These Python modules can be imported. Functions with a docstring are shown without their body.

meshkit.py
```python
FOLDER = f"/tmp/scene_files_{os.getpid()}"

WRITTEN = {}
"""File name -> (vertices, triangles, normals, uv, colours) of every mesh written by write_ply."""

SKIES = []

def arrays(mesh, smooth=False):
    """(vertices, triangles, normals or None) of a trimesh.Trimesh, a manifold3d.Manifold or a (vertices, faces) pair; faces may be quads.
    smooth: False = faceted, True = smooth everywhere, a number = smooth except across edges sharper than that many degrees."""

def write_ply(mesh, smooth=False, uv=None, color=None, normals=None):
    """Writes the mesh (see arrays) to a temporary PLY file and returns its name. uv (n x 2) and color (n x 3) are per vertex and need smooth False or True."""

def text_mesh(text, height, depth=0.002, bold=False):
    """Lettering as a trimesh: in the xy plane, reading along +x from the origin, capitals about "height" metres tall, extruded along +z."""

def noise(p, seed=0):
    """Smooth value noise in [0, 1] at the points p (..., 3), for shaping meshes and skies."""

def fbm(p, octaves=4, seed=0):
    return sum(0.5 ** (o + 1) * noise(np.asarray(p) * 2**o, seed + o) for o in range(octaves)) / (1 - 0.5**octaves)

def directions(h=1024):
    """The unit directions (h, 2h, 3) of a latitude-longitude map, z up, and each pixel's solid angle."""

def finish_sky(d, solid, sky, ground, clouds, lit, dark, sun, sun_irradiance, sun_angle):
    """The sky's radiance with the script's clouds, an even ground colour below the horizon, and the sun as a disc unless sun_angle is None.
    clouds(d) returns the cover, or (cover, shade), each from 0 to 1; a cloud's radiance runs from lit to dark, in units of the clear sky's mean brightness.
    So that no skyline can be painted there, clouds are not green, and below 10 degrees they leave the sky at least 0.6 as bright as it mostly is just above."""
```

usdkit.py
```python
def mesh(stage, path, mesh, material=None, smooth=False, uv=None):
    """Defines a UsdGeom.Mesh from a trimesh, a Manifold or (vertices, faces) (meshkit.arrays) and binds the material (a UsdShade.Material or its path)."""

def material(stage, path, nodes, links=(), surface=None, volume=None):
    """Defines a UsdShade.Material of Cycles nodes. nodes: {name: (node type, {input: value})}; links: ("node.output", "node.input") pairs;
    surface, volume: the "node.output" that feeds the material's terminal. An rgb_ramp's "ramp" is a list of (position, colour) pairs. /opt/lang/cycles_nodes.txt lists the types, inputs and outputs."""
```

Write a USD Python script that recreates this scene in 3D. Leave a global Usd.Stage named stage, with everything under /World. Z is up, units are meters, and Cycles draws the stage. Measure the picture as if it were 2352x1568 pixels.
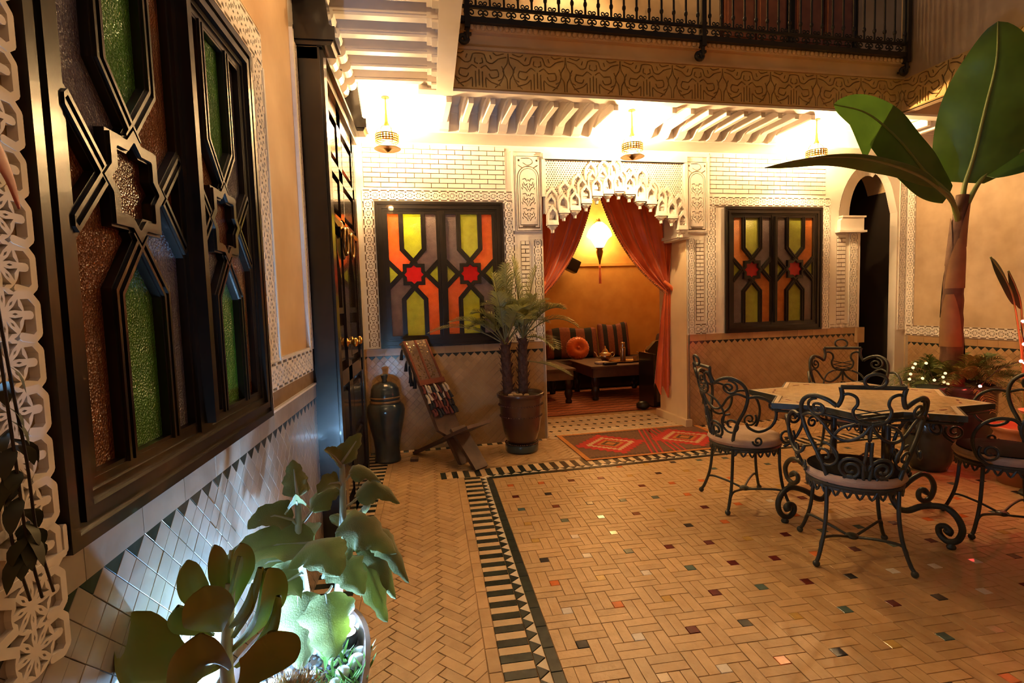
import math, random
import numpy as np, trimesh, usdkit, meshkit
from pxr import Usd, UsdGeom, UsdLux, UsdShade, Gf, Sdf, Vt
from shapely.geometry import Polygon, LineString, Point, MultiPolygon, box as sbox
from shapely.ops import unary_union
from shapely import affinity

stage = Usd.Stage.CreateInMemory()
UsdGeom.SetStageUpAxis(stage, 'Z'); UsdGeom.SetStageMetersPerUnit(stage, 1.0)
UsdGeom.Xform.Define(stage, '/World')
PI = math.pi
# ------------------------------------------------------------------ camera, sky, exposure
FPX, YAW, PITCH, ROLL = 1204.0, .1529, -.0714, -.0301
CAM = np.array([0, 0, 1.45])
def cam_axes():
    cy, sy, cp, sp = math.cos(YAW), math.sin(YAW), math.cos(PITCH), math.sin(PITCH)
    f = np.array([sy*cp, cy*cp, sp]); r = np.array([cy, -sy, 0]); u = np.cross(r, f)
    cr, sr = math.cos(ROLL), math.sin(ROLL)
    return cr*r+sr*u, -sr*r+cr*u, f
RT, UP, FW = cam_axes()
cam = UsdGeom.Camera.Define(stage, '/World/camera')
cam.CreateHorizontalApertureAttr(36.0); cam.CreateVerticalApertureAttr(24.0)
cam.CreateFocalLengthAttr(36.0*FPX/2352); cam.CreateClippingRangeAttr(Gf.Vec2f(.05, 200))
m4 = np.eye(4); m4[0, :3], m4[1, :3], m4[2, :3], m4[3, :3] = RT, UP, -FW, CAM
cam.AddTransformOp().Set(Gf.Matrix4d(*m4.ravel().tolist()))
EXPOSURE = 0.7
cam.CreateExposureAttr(EXPOSURE)
dome = UsdLux.DomeLight.Define(stage, '/World/night_sky')
dome.CreateIntensityAttr(1.0); dome.CreateColorAttr(Gf.Vec3f(.011, .009, .009))
LAMP = 2700.0          # radiance of the pendant bulbs
LAMP_COL = (1.0, .63, .27)
LED = 2600.0
SALON = 28.0

# ------------------------------------------------------------------ scene-building helpers
used = {}
def numbered(base, name):
    k = base+'/'+name; n = used.get(k, 0); used[k] = n+1
    return name if n == 0 else f'{name}_{n:03d}'
def pth(o): return str(o.GetPath())
def tag(o, label=None, cat=None, group=None, kind=None):
    for k, v in (('label', label), ('category', cat), ('group', group), ('kind', kind)):
        if v: o.SetCustomDataByKey(k, v)
    return o
def thing(name, label=None, cat=None, loc=(0, 0, 0), rotz=0, group=None, kind=None):
    x = UsdGeom.Xform.Define(stage, '/World/'+numbered('/World', name))
    x.AddTranslateOp().Set(Gf.Vec3d(*map(float, loc))); x.AddRotateZOp().Set(float(math.degrees(rotz)))
    return tag(x.GetPrim(), label, cat, group, kind)
def part(parent, name, mesh, mat, smooth=False, label=None, kind=None):
    if isinstance(mesh, MB): mesh = mesh.get()
    base = pth(parent) if parent is not None else '/World'
    m = usdkit.mesh(stage, base+'/'+numbered(base, name), mesh, M[mat] if isinstance(mat, str) else mat, smooth)
    m.CreateDoubleSidedAttr(True)
    return tag(m.GetPrim(), label, kind=kind)
def single(name, mesh, mat, label, cat, group=None, kind=None, smooth=False):
    return tag(part(None, name, mesh, mat, smooth), label, cat, group, kind)
def copy_of(src, label, loc, rotz, group=None):
    was = src.GetCustomData()
    r = thing(src.GetName().rsplit('_0', 1)[0], label, was.get('category'), loc, rotz, group or was.get('group'))
    r.GetReferences().AddInternalReference(src.GetPath()); r.SetInstanceable(True)
    return r
TH = .0531                                   # the far wall is turned by 3 degrees against the left wall
EU = np.array([math.cos(TH), math.sin(TH), 0]); EV = np.array([-math.sin(TH), math.cos(TH), 0])
def W(u, v, z=0.0): return u*EU+v*EV+np.array([0, 0, z])
XL, VB = -.66, 5.36                           # left wall x, far wall v
def FL(p): return np.stack([XL+p[:, 2], p[:, 0], p[:, 1]], 1)       # (along, height, out) on the left wall
def FB(p): return np.stack([p[:, 0], VB-p[:, 2], p[:, 1]], 1)       # on the far wall, in its own frame
def FBX(p): q = FB(p); return q[:, :1]*EU+q[:, 1:2]*EV+q[:, 2:]*np.array([0, 0, 1])   # the same in room coordinates
def FZ(p): return p

class MB:
    "collects triangles for one mesh"
    def __init__(s): s.v, s.f, s.n = [], [], 0
    def add(s, v, f):
        v = np.asarray(v, float); f = np.asarray(f, int)
        if f.shape[1] == 4: f = np.vstack([f[:, [0, 1, 2]], f[:, [0, 2, 3]]])
        s.v.append(v); s.f.append(f+s.n); s.n += len(v); return s
    def mesh(s, m): return s.add(np.array(m.vertices), np.array(m.faces))
    def get(s): return np.vstack(s.v), np.vstack(s.f)
    def box(s, x0, x1, y0, y1, z0, z1, F=FZ, bev=0):
        if bev: return s.prism([(x0, y0), (x1, y0), (x1, y1), (x0, y1)], z1-z0, bev, F, z0)
        v = np.array([[x, y, z] for z in (z0, z1) for y in (y0, y1) for x in (x0, x1)], float)
        return s.add(F(v), [[0, 2, 3, 1], [4, 5, 7, 6], [0, 1, 5, 4], [2, 6, 7, 3], [0, 4, 6, 2], [1, 3, 7, 5]])
    def prism(s, poly, h, bev=.001, F=FZ, z0=0, base=True):
        "convex polygon with a bevelled top"
        p = np.asarray(poly, float); n = len(p)
        if np.sum(p[:, 0]*np.roll(p[:, 1], -1)-np.roll(p[:, 0], -1)*p[:, 1]) < 0: p = p[::-1]
        c = p.mean(0); d = p-c; L = np.linalg.norm(d, axis=1, keepdims=True)
        q = c+d*np.clip(1-bev*1.5/np.maximum(L, 1e-6), .2, 1)
        v = np.vstack([np.c_[p, np.full(n, z0)], np.c_[p, np.full(n, z0+h-bev)], np.c_[q, np.full(n, z0+h)]])
        i = np.arange(n); j = (i+1) % n
        f = [[a, b, b+n, a+n] for a, b in zip(i, j)]+[[a+n, b+n, b+2*n, a+2*n] for a, b in zip(i, j)]
        t = [[2*n, 2*n+k, 2*n+k+1] for k in range(1, n-1)]
        s.add(F(v), f); s.v.append(np.zeros((0, 3))); 
        s.f.append(np.array(t)+s.n-3*n)
        return s
    def poly(s, g, h, F=FZ, z0=0):
        "extrudes a shapely polygon (holes allowed)"
        for q in getattr(g, 'geoms', [g]):
            if q.is_empty or q.area < 1e-9 or q.geom_type != 'Polygon': continue
            m = trimesh.creation.extrude_polygon(q, h, engine='earcut')
            s.add(F(np.array(m.vertices)+[0, 0, z0]), m.faces)
        return s
    def tube(s, pts, r, n=8, closed=False, F=FZ):
        p = np.asarray(pts, float); k = len(p); r = np.broadcast_to(np.asarray(r, float), (k,))
        t = (np.roll(p, -1, 0)-np.roll(p, 1, 0)) if closed else np.gradient(p, axis=0)
        t /= np.linalg.norm(t, axis=1, keepdims=True)+1e-12
        a = np.zeros_like(p); ref = np.array([0, 0, 1.]) if abs(t[0, 2]) < .9 else np.array([1., 0, 0])
        a[0] = np.cross(t[0], ref)
        for i in range(1, k): a[i] = a[i-1]-t[i]*(a[i-1] @ t[i]); a[i] /= np.linalg.norm(a[i])+1e-12
        a /= np.linalg.norm(a, axis=1, keepdims=True)+1e-12; b = np.cross(t, a)
        w = np.arange(n)*2*PI/n
        v = p[:, None]+r[:, None, None]*(np.cos(w)[None, :, None]*a[:, None]+np.sin(w)[None, :, None]*b[:, None])
        f = []
        for i in range(k if closed else k-1):
            i2 = (i+1) % k
            f += [[i*n+j, i*n+(j+1) % n, i2*n+(j+1) % n, i2*n+j] for j in range(n)]
        v = v.reshape(-1, 3)
        if not closed:
            v = np.vstack([v, p[0], p[-1]]); c0, c1 = k*n, k*n+1
            f += [[c0, (j+1) % n, j, j] for j in range(n)]+[[c1, (k-1)*n+j, (k-1)*n+(j+1) % n, (k-1)*n+(j+1) % n] for j in range(n)]
            f = np.array(f); g = [f[:, [0, 1, 2]], f[f[:, 2] != f[:, 3]][:, [0, 2, 3]]]
            return s.add(F(v), np.vstack(g))
        return s.add(F(v), f)
    def lathe(s, prof, n=32, c=(0, 0, 0), flute=None):
        pr = np.asarray(prof, float); k = len(pr); w = np.arange(n)*2*PI/n
        R = pr[:, 0][:, None]*(np.ones(n) if flute is None else flute(w))[None]
        v = np.stack([R*np.cos(w), R*np.sin(w), np.repeat(pr[:, 1][:, None], n, 1)], -1).reshape(-1, 3)+np.asarray(c, float)
        f = [[i*n+j, i*n+(j+1) % n, (i+1)*n+(j+1) % n, (i+1)*n+j] for i in range(k-1) for j in range(n)]
        return s.add(v, f)
    def grid(s, P, F=FZ):
        "a (m,n,3) surface"
        P = np.asarray(P, float); m, n = P.shape[:2]
        f = [[i*n+j, i*n+j+1, (i+1)*n+j+1, (i+1)*n+j] for i in range(m-1) for j in range(n-1)]
        return s.add(F(P.reshape(-1, 3)), f)
    def ball(s, c, r, sub=2, sc=(1, 1, 1)):
        m = trimesh.creation.icosphere(sub, 1.0); return s.add(np.array(m.vertices)*r*np.array(sc)+np.asarray(c, float), m.faces)
    def xf(s, R, t=(0, 0, 0)):
        s.v = [v @ np.asarray(R).T+np.asarray(t, float) for v in s.v]; return s
def rotz(a): c, s_ = math.cos(a), math.sin(a); return np.array([[c, -s_, 0], [s_, c, 0], [0, 0, 1.]])
def rotx(a): c, s_ = math.cos(a), math.sin(a); return np.array([[1., 0, 0], [0, c, -s_], [0, s_, c]])
def roty(a): c, s_ = math.cos(a), math.sin(a); return np.array([[c, 0, s_], [0, 1., 0], [-s_, 0, c]])
def spline(P, n=24, closed=False):
    "Catmull-Rom through the points"
    P = np.asarray(P, float)
    Q = np.vstack([P[-1], P, P[:2]]) if closed else np.vstack([2*P[0]-P[1], P, 2*P[-1]-P[-2]])
    k = len(P) if closed else len(P)-1; out = []
    per = max(2, int(round(n/k)))
    for i in range(k):
        t = np.linspace(0, 1, per, endpoint=False)[:, None]; a, b, c, d = Q[i:i+4]
        out.append(.5*(2*b+(c-a)*t+(2*a-5*b+4*c-d)*t**2+(3*b-a-3*c+d)*t**3))
    if not closed: out.append(P[-1:])
    return np.vstack(out)
def spiral(c, r0, r1, a0, turns, n=22):
    w = np.linspace(0, 1, n); r = r0+(r1-r0)*w; a = a0+turns*2*PI*w
    return np.stack([c[0]+r*np.cos(a), c[1]+r*np.sin(a)], 1)
def pieces(parent, name, items, limit=300, key=None, rest_mat=None):
    "items: (center, MB, material). The nearest are parts of their own, the rest one part of kind stuff per material"
    key = key or (lambda c: np.linalg.norm(np.asarray(c)-CAM))
    items = sorted(items, key=lambda t: key(t[0]))
    for c, b, m in items[:limit]: part(parent, name, b, m)
    rest = {}
    for c, b, m in items[limit:]: rest.setdefault(rest_mat or m, MB()).add(*b.get())
    for m, b in rest.items(): part(parent, name+'_remainder', b, m, kind='stuff')

# ------------------------------------------------------------------ materials
M = {}
def std(name, c1, c2=None, scale=6.0, rough=.5, bump=0.0, bscale=60.0, vary=0.0, spec=.5, metal=0.0, coat=0.0, detail=4.0, sheen=0.0, trans=0.0):
    "principled with a noise blend of two colours, an optional bump and a per-piece tone"
    c2 = c2 or tuple(x*.82 for x in c1)
    n = {'g': ('geometry', {}), 'n': ('noise_texture', {'scale': scale, 'detail': detail}), 'r': ('rgb_ramp', {'ramp': [(.3, c1), (.7, c2)]}),
         'p': ('principled_bsdf', {'roughness': rough, 'specular_ior_level': spec, 'metallic': metal, 'coat_weight': coat, 'sheen_weight': sheen})}
    l = [('g.position', 'n.vector'), ('n.fac', 'r.fac')]
    src = 'r.color'
    if vary:
        n.update({'o': ('object_info', {}), 'a': ('math', {'math_type': 'add'}), 'fr': ('math', {'math_type': 'fraction'}), 'mr': ('map_range', {'to_min': 1-vary, 'to_max': 1+vary*.6}),
                  'h': ('hsv', {})})
        l += [('o.random', 'a.value1'), ('g.random_per_island', 'a.value2'), ('a.value', 'fr.value1'), ('fr.value', 'mr.value'), ('mr.result', 'h.value'), ('r.color', 'h.color')]
        src = 'h.color'
    l.append((src, 'p.base_color'))
    if bump:
        n.update({'bn': ('noise_texture', {'scale': bscale, 'detail': 3}), 'b': ('bump', {'strength': min(1, bump), 'distance': .004})})
        l += [('g.position', 'bn.vector'), ('bn.fac', 'b.height'), ('b.normal', 'p.normal')]
    surf = 'p.BSDF'
    if trans:
        n.update({'t': ('translucent_bsdf', {}), 'mx': ('mix_closure', {'fac': trans})})
        l += [(src, 't.color'), ('p.BSDF', 'mx.closure1'), ('t.BSDF', 'mx.closure2')]
        surf = 'mx.closure'
    M[name] = usdkit.material(stage, '/World/Looks/'+name, n, l, surf)
def emit(name, col, strength):
    M[name] = usdkit.material(stage, '/World/Looks/'+name, {'e': ('emission', {'color': col, 'strength': strength})}, [], 'e.emission')
def pane_mat(name, col, rough=.12, trans=.35, bscale=190.0, bump=.9, spec=.8):
    "patterned coloured glass: coloured body, glossy relief, some light let through"
    n = {'g': ('geometry', {}), 'v': ('voronoi_texture', {'scale': bscale}), 'n': ('noise_texture', {'scale': 14.0, 'detail': 3}), 'r': ('rgb_ramp', {'ramp': [(.25, tuple(x*.75 for x in col)), (.75, col)]}),
         'b': ('bump', {'strength': bump, 'distance': .003}), 'p': ('principled_bsdf', {'roughness': rough, 'specular_ior_level': spec}),
         't': ('translucent_bsdf', {}), 'mx': ('mix_closure', {'fac': trans})}
    l = [('g.position', 'v.vector'), ('g.position', 'n.vector'), ('n.fac', 'r.fac'), ('v.distance', 'b.height'), ('b.normal', 'p.normal'), ('r.color', 'p.base_color'), ('r.color', 't.color'),
         ('p.BSDF', 'mx.closure1'), ('t.BSDF', 'mx.closure2')]
    M[name] = usdkit.material(stage, '/World/Looks/'+name, n, l, 'mx.closure')
std('plaster_white', (.77, .73, .68), (.71, .67, .61), 5, .6, .15, 40)
std('carved_white', (.78, .73, .68), (.71, .66, .61), 30, .65)
std('carved_recess_shade', (.26, .18, .11), (.20, .13, .08), 20, .8); std('joint', (.17, .105, .06), (.12, .075, .04), 20, .8)  # carved recess backing: shade of the deep holes put into a darker colour
std('plaster_beige', (.72, .52, .31), (.58, .38, .20), 3.2, .55, .1, 25)
std('plaster_tan', (.52, .39, .26), (.38, .27, .17), 4, .6, .12, 18)
std('plaster_salon', (.70, .36, .085), (.60, .28, .06), 5, .6, .2, 30)
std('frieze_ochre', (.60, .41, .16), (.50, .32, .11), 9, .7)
std('frieze_recess', (.34, .21, .07), (.28, .165, .05), 9, .8)  # frieze backing: shade inside the cut lines put into its darker tone
std('white_paint', (.80, .74, .70), (.74, .68, .63), 6, .5)
std('wood_black', (.007, .005, .004), (.011, .007, .005), 12, .26, .03, 90, spec=.5, coat=.3)
std('wood_door', (.022, .012, .007), (.012, .007, .005), 14, .17, .12, 120, coat=.5)
std('jamb_cream', (.76, .61, .41), (.70, .54, .34), 4, .6, .1, 18); std('wood_brown', (.13, .058, .028), (.075, .034, .017), 10, .55, .2, 60)
std('wood_red', (.34, .12, .06), (.22, .075, .04), 8, .4, .2, 50)
std('dado_tile', (.42, .375, .33), (.33, .28, .235), 7, .16, .25, 22, vary=.12, spec=.6)
std('dado_back', (.47, .31, .16), (.38, .235, .115), 7, .2, .25, 22, vary=.14)
std('dado_grout', (.36, .29, .22), (.30, .24, .18), 20, .8)
std('tile_dark', (.035, .045, .035), (.02, .025, .02), 20, .2, vary=.2)
std('bejmat', (.61, .40, .195), (.49, .30, .125), 11, .42, .5, 38, vary=.14)
std('bejmat_lane', (.58, .37, .18), (.46, .275, .115), 10, .45, .5, 38, vary=.15)
std('tri_cream', (.80, .68, .52), None, 12, .35, vary=.08); std('bejmat_cream', (.70, .51, .30), (.58, .41, .23), 12, .4, .2, 40, vary=.12)
std('mortar', (.44, .28, .14), (.35, .22, .10), 20, .85)
for nm, c in dict(teal=(.10, .17, .15), black=(.03, .028, .03), maroon=(.15, .02, .02), orange=(.75, .20, .05), white=(.85, .78, .68), ochre=(.66, .42, .12), sand=(.62, .43, .24), green=(.05, .07, .04)).items():
    std('inset_'+nm, c, tuple(x*.8 for x in c), 30, .18)
pane_mat('pane_green', (.07, .25, .025)); pane_mat('pane_lime', (.42, .45, .06)); pane_mat('pane_orange', (.62, .20, .04)); pane_mat('pane_purple', (.20, .15, .15))
pane_mat('pane_red', (.50, .015, .02), bump=.3); pane_mat('pane_yellow', (.75, .55, .06)); pane_mat('pane_amber', (.24, .075, .022)); pane_mat('pane_violet', (.17, .15, .22)); pane_mat('pane_wine', (.12, .035, .025), bump=.3)
std('brass', (.62, .36, .10), (.45, .24, .06), 12, .3, .3, 60, metal=1)
std('brass_dark', (.32, .18, .06), (.22, .12, .04), 14, .35, .3, 80, metal=1)
std('iron', (.035, .042, .036), (.022, .028, .024), 18, .42, .25, 120)
std('iron_gate', (.02, .018, .016), None, 18, .4)
std('black_gap', (.012, .009, .007), None, 5, .9)
emit('bulb_warm', LAMP_COL, LAMP); emit('bulb_dim', LAMP_COL, LAMP*.11); emit('bulb_mid', LAMP_COL, LAMP*.6)
# ------------------------------------------------------------------ floor
rng = random.Random(5)
def slab(o, name, x0, x1, y0, y1, z0, z1, m, F=FZ): return part(o, name, MB().box(x0, x1, y0, y1, z0, z1, F), m)
floor = thing('floor', 'courtyard floor of small beige bricks laid in pinwheels around coloured square tiles', 'floor', kind='structure')
slab(floor, 'mortar_bed', -.9, 6.8, -2.2, 6.1, -.16, -.005, 'mortar')
GX, GY, GP = .5815, 1.5636, .2508
def far_y(x): return 4.262+.062*(x-.42)             # inner edge of the far border
U5 = GP/5
region = Polygon([(.462, -1.6), (6.6, -1.6), (6.6, far_y(6.6)), (.462, far_y(.462))])
bricks, insets = [], []
g = .0011
INS = {(0, 0): 'teal', (0, 1): 'maroon', (0, 2): 'black', (0, 3): 'white', (0, 4): 'orange', (0, 5): 'black', (0, 6): 'ochre', (0, 8): 'teal', (0, 9): 'maroon',
       (1, 0): 'maroon', (1, 1): 'sand', (1, 2): 'white', (1, 3): 'orange', (1, 4): 'ochre', (1, 5): 'white', (1, 7): 'teal', (1, 8): 'maroon', (1, 9): 'black',
       (2, -1): 'teal', (2, 0): 'black', (2, 1): 'white', (2, 2): 'maroon', (2, 3): 'ochre', (2, 5): 'teal', (2, 7): 'black', (3, 0): 'white', (3, 1): 'orange', (3, 2): 'black', (3, 3): 'maroon', (3, 4): 'teal',
       (4, -1): 'maroon', (4, 0): 'orange', (4, 1): 'black', (4, 2): 'ochre', (4, 3): 'teal', (4, 4): 'maroon', (5, -1): 'white', (5, 0): 'black', (5, 1): 'ochre', (5, 2): 'teal', (5, 3): 'maroon',
       (6, 0): 'orange', (6, 1): 'teal', (6, 2): 'maroon', (6, 3): 'black', (7, 0): 'black', (7, 1): 'sand', (7, 2): 'black', (8, 1): 'maroon', (8, 2): 'white', (8, 0): 'orange', (9, 1): 'orange', (9, 2): 'maroon'}
def clipped(poly, reg):
    q = Polygon(poly)
    if reg.contains(q): return poly
    q = q.intersection(reg)
    if q.is_empty or q.area < 2e-4 or q.geom_type != 'Polygon': return None
    return list(q.exterior.coords)[:-1]
PIN = [((0, 0, 3, 2), 'h'), ((3, 0, 5, 3), 'v'), ((2, 3, 5, 5), 'h'), ((0, 2, 2, 5), 'v')]
for i in range(-1, 24):
    for j in range(-13, 14):
        ox, oy = GX+i*GP-2.5*U5, GY+j*GP-2.5*U5
        cols = INS.get((i, j)) or rng.choice(['teal', 'maroon', 'black', 'ochre', 'orange', 'sand', 'white', 'maroon', 'ochre'])
        cells = [((2, 2, 3, 3), 'inset_'+cols)]
        for (a, b, c, d), k in PIN:
            if k == 'h': cells += [((a, b, c, b+1), 'bejmat'), ((a, b+1, c, d), 'bejmat')]
            else: cells += [((a, b, a+1, d), 'bejmat'), ((a+1, b, c, d), 'bejmat')]
        for (a, b, c, d), m in cells:
            x0, x1, y0, y1 = ox+a*U5+g, ox+c*U5-g, oy+b*U5+g, oy+d*U5-g
            q = clipped([(x0+rng.uniform(-.0005, .0005), y0), (x1, y0+rng.uniform(-.0006, .0006)), (x1, y1), (x0, y1+rng.uniform(-.0006, .0006))], region)
            if q is None: continue
            b_ = MB().prism(q, .012, .0016, FZ, -.012+rng.uniform(-.0011, .0006)+(.0008 if m != 'bejmat' else 0))
            (insets if m != 'bejmat' else bricks).append((((x0+x1)/2, (y0+y1)/2, 0), b_, m))
def view_key(c):
    "distance, with what lies behind the camera or far aside counted as farther"
    d = np.asarray(c, float)-CAM; z = d @ FW
    if z < .3: return 50+np.linalg.norm(d)
    sx, sy = abs(d @ RT/z), d @ UP/z
    return np.linalg.norm(d)+(20 if sx > 1.02 or abs(sy) > .69 else 0)
pieces(floor, 'brick', bricks, 290, view_key)
pieces(floor, 'inset_tile', insets, 260, view_key)
# --- the herringbone walk along the left and far walls
lane = thing('floor_walk', 'herringbone brick walk running along the walls around the courtyard', 'floor', kind='structure')
zb = []
Rr = np.array([[math.cos(PI/4), -math.sin(PI/4)], [math.sin(PI/4), math.cos(PI/4)]])
reg1 = Polygon([(-.395, -1.0), (.168, -1.0), (.168, 4.53), (.168, 5.28), (-.395, 5.25)])
pts_far = [(.168, 4.53)]+[tuple((W(u, v))[:2]) for u, v in ((.62, 4.56), (6.2, 4.72), (6.2, 5.29), (.55, 5.285))]
reg2 = Polygon(pts_far).union(reg1).buffer(0)
for n in range(-70, 130):
    for m in range(-30, 31):
        for base in (((0, 0), (3, 0), (3, 1), (0, 1)), ((0, 1), (1, 1), (1, 4), (0, 4))):
            p = (np.array(base, float)+[n+3*m, n-3*m])*.0505
            c = p.mean(0); p = c+(p-c)*.972
            p = p @ Rr.T+[-.1, 0]
            if not (-.6 < p[:, 0].mean() < 6.3 and -1.1 < p[:, 1].mean() < 5.75): continue
            if p[:, 0].mean() > .3 and p[:, 1].mean() < 4.5: continue
            q = clipped([tuple(x) for x in p], reg2)
            if q is None: continue
            zb.append(((*p.mean(0), 0), MB().prism(q, .012, .0016, FZ, -.012+rng.uniform(-.0012, .0006)), 'bejmat_lane'))
pieces(lane, 'brick', zb, 290, view_key)
# --- border: stretcher row, black and cream bars, triangles, dark green line; checkers at the wall foot
bd = thing('floor_border', 'floor border of black bars, cream bars, small triangles and a dark green line', 'floor', kind='structure')
it = []
def tilepoly(P, m, lst, dz=0.0):
    P = np.asarray(P, float); lst.append(((*P.mean(0), 0), MB().prism(P, .012, .0014, FZ, -.012+dz+rng.uniform(-.0005, .0005)), m))
def rect(x0, x1, y0, y1): return [(x0, y0), (x1, y0), (x1, y1), (x0, y1)]
L_bars, L_tri, L_grn, L_str = [], [], [], []
y = 4.318
while y > -1.2:
    j = rng.uniform(-.002, .002)
    tilepoly(rect(.2265+j, .359, y-.0255, y+.0225), 'tile_dark', L_bars, .0006); tilepoly(rect(.2265, .359, y-.0755, y-.0275), 'bejmat_cream', L_bars); y -= .0992
y = 4.31
while y > -1.0:
    tilepoly([(.362, y), (.362, y-.079), (.4085, y-.0395)], 'tile_dark', L_tri); tilepoly([(.410, y-.041), (.410, y+.0375), (.3635, y-.0015)], 'tri_cream', L_tri); y -= .0805
y = 4.30
while y > -1.0:
    tilepoly(rect(.413, .4595, y-.146+rng.uniform(-.002, .002), y), 'tile_dark', L_grn); y -= .1485
y = 4.35
while y > -1.0: tilepoly(rect(.172, .2225, y-.147, y), 'bejmat_lane', L_str); y -= .149
# far side, turned with the far wall
def wl_(u, v): return tuple(W(u, v)[:2])
def frect(u0, u1, v0, v1): return [wl_(u0, v0), wl_(u1, v0), wl_(u1, v1), wl_(u0, v1)]
dv = lambda u: .010*(u-.6)
for k in range(58):
    u = .292+k*.0985
    a, b = 4.345+dv(u), 4.52+dv(u)
    tilepoly(frect(u-.024, u+.022, a, b), 'tile_dark', L_bars, .0006); tilepoly(frect(u+.0245, u+.0725, a, b), 'bejmat_cream', L_bars)
u = .62
while u < 6.0:
    a = 4.298+dv(u)
    tilepoly([wl_(u, a), wl_(u+.078, a), wl_(u+.039, a+.044)], 'tri_cream', L_tri); tilepoly([wl_(u+.041, a+.045), wl_(u+.119, a+.045), wl_(u+.08, a+.001)], 'tile_dark', L_tri); u += .0805
u = .665
while u < 6.0: tilepoly(frect(u, u+.146, 4.255+dv(u), 4.295+dv(u)), 'tile_dark', L_grn); u += .1485
pieces(bd, 'border_bar', L_bars, 300, view_key); pieces(bd, 'border_triangle', L_tri, 300, view_key); pieces(bd, 'border_tile', L_grn, 300, view_key); pieces(bd, 'stretcher_brick', L_str, 300, view_key)
L2 = []
y = 5.2
while y > 1.5:
    tilepoly(rect(-.655, -.447, y-.05, y-.002), 'tile_dark', L2); tilepoly(rect(-.655, -.447, y-.0985, y-.052), 'bejmat_cream', L2); tilepoly(rect(-.444, -.398, y-.0985, y-.001), 'bejmat_lane', L2); y -= .0995
u = -.36
while u < 5.3:
    if not 1.42 < u < 3.1: tilepoly(frect(u, u+.05, 5.285, 5.352), 'tile_dark', L2); tilepoly(frect(u+.052, u+.105, 5.285, 5.352), 'bejmat_cream', L2)
    u += .107
pieces(bd, 'edge_tile', L2, 300, view_key)
# ------------------------------------------------------------------ carved plaster bands
def band(mb, L, w, F, z0=0.0, vertical=True, a0=0.0, b0=0.0, period=.085, depth=.014, edge=True):
    "a strip of pierced rosettes, L long and w wide, its corner at (a0, b0)"
    n = max(1, int(round(L/period))); p = L/n; s = w/.13; holes = []
    for k in range(n):
        c = (k+.5)*p; r = .0375*min(1, s)
        for q in range(8):
            a = q*PI/4+PI/8
            P = lambda rr, aa: (c+rr*math.cos(aa), rr*math.sin(aa))
            holes.append(Polygon([P(r*.42, a), P(r*.72, a+.24), P(r*.98, a), P(r*.72, a-.24)]))
        for sgn in (-1, 1):
            e = c+p/2
            holes.append(Polygon([(e-.014, sgn*.046*s), (e+.014, sgn*.046*s), (e+.007, sgn*.033*s), (e-.007, sgn*.033*s)]))
            if edge: holes.append(sbox(c-.028, sgn*.056*s-.004, c+.028, sgn*.056*s+.004).buffer(.002, 2))
        holes.append(Polygon([(c+p/2-.008, 0), (c+p/2, .012*s), (c+p/2+.008, 0), (c+p/2, -.012*s)]))
    g_ = sbox(0, -w/2, L, w/2).difference(unary_union(holes).intersection(sbox(.002, -w/2+.002, L-.002, w/2-.002)))
    if vertical: g_ = affinity.affine_transform(g_, [0, 1, 1, 0, a0+w/2, b0])
    else: g_ = affinity.translate(g_, a0, b0+w/2)
    mb.poly(g_, depth, F, z0)
    return mb
def recess(mb, a0, a1, b0, b1, F, z0=.0006): return mb.box(a0, a1, b0, b1, z0, z0+.001, F)
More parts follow.
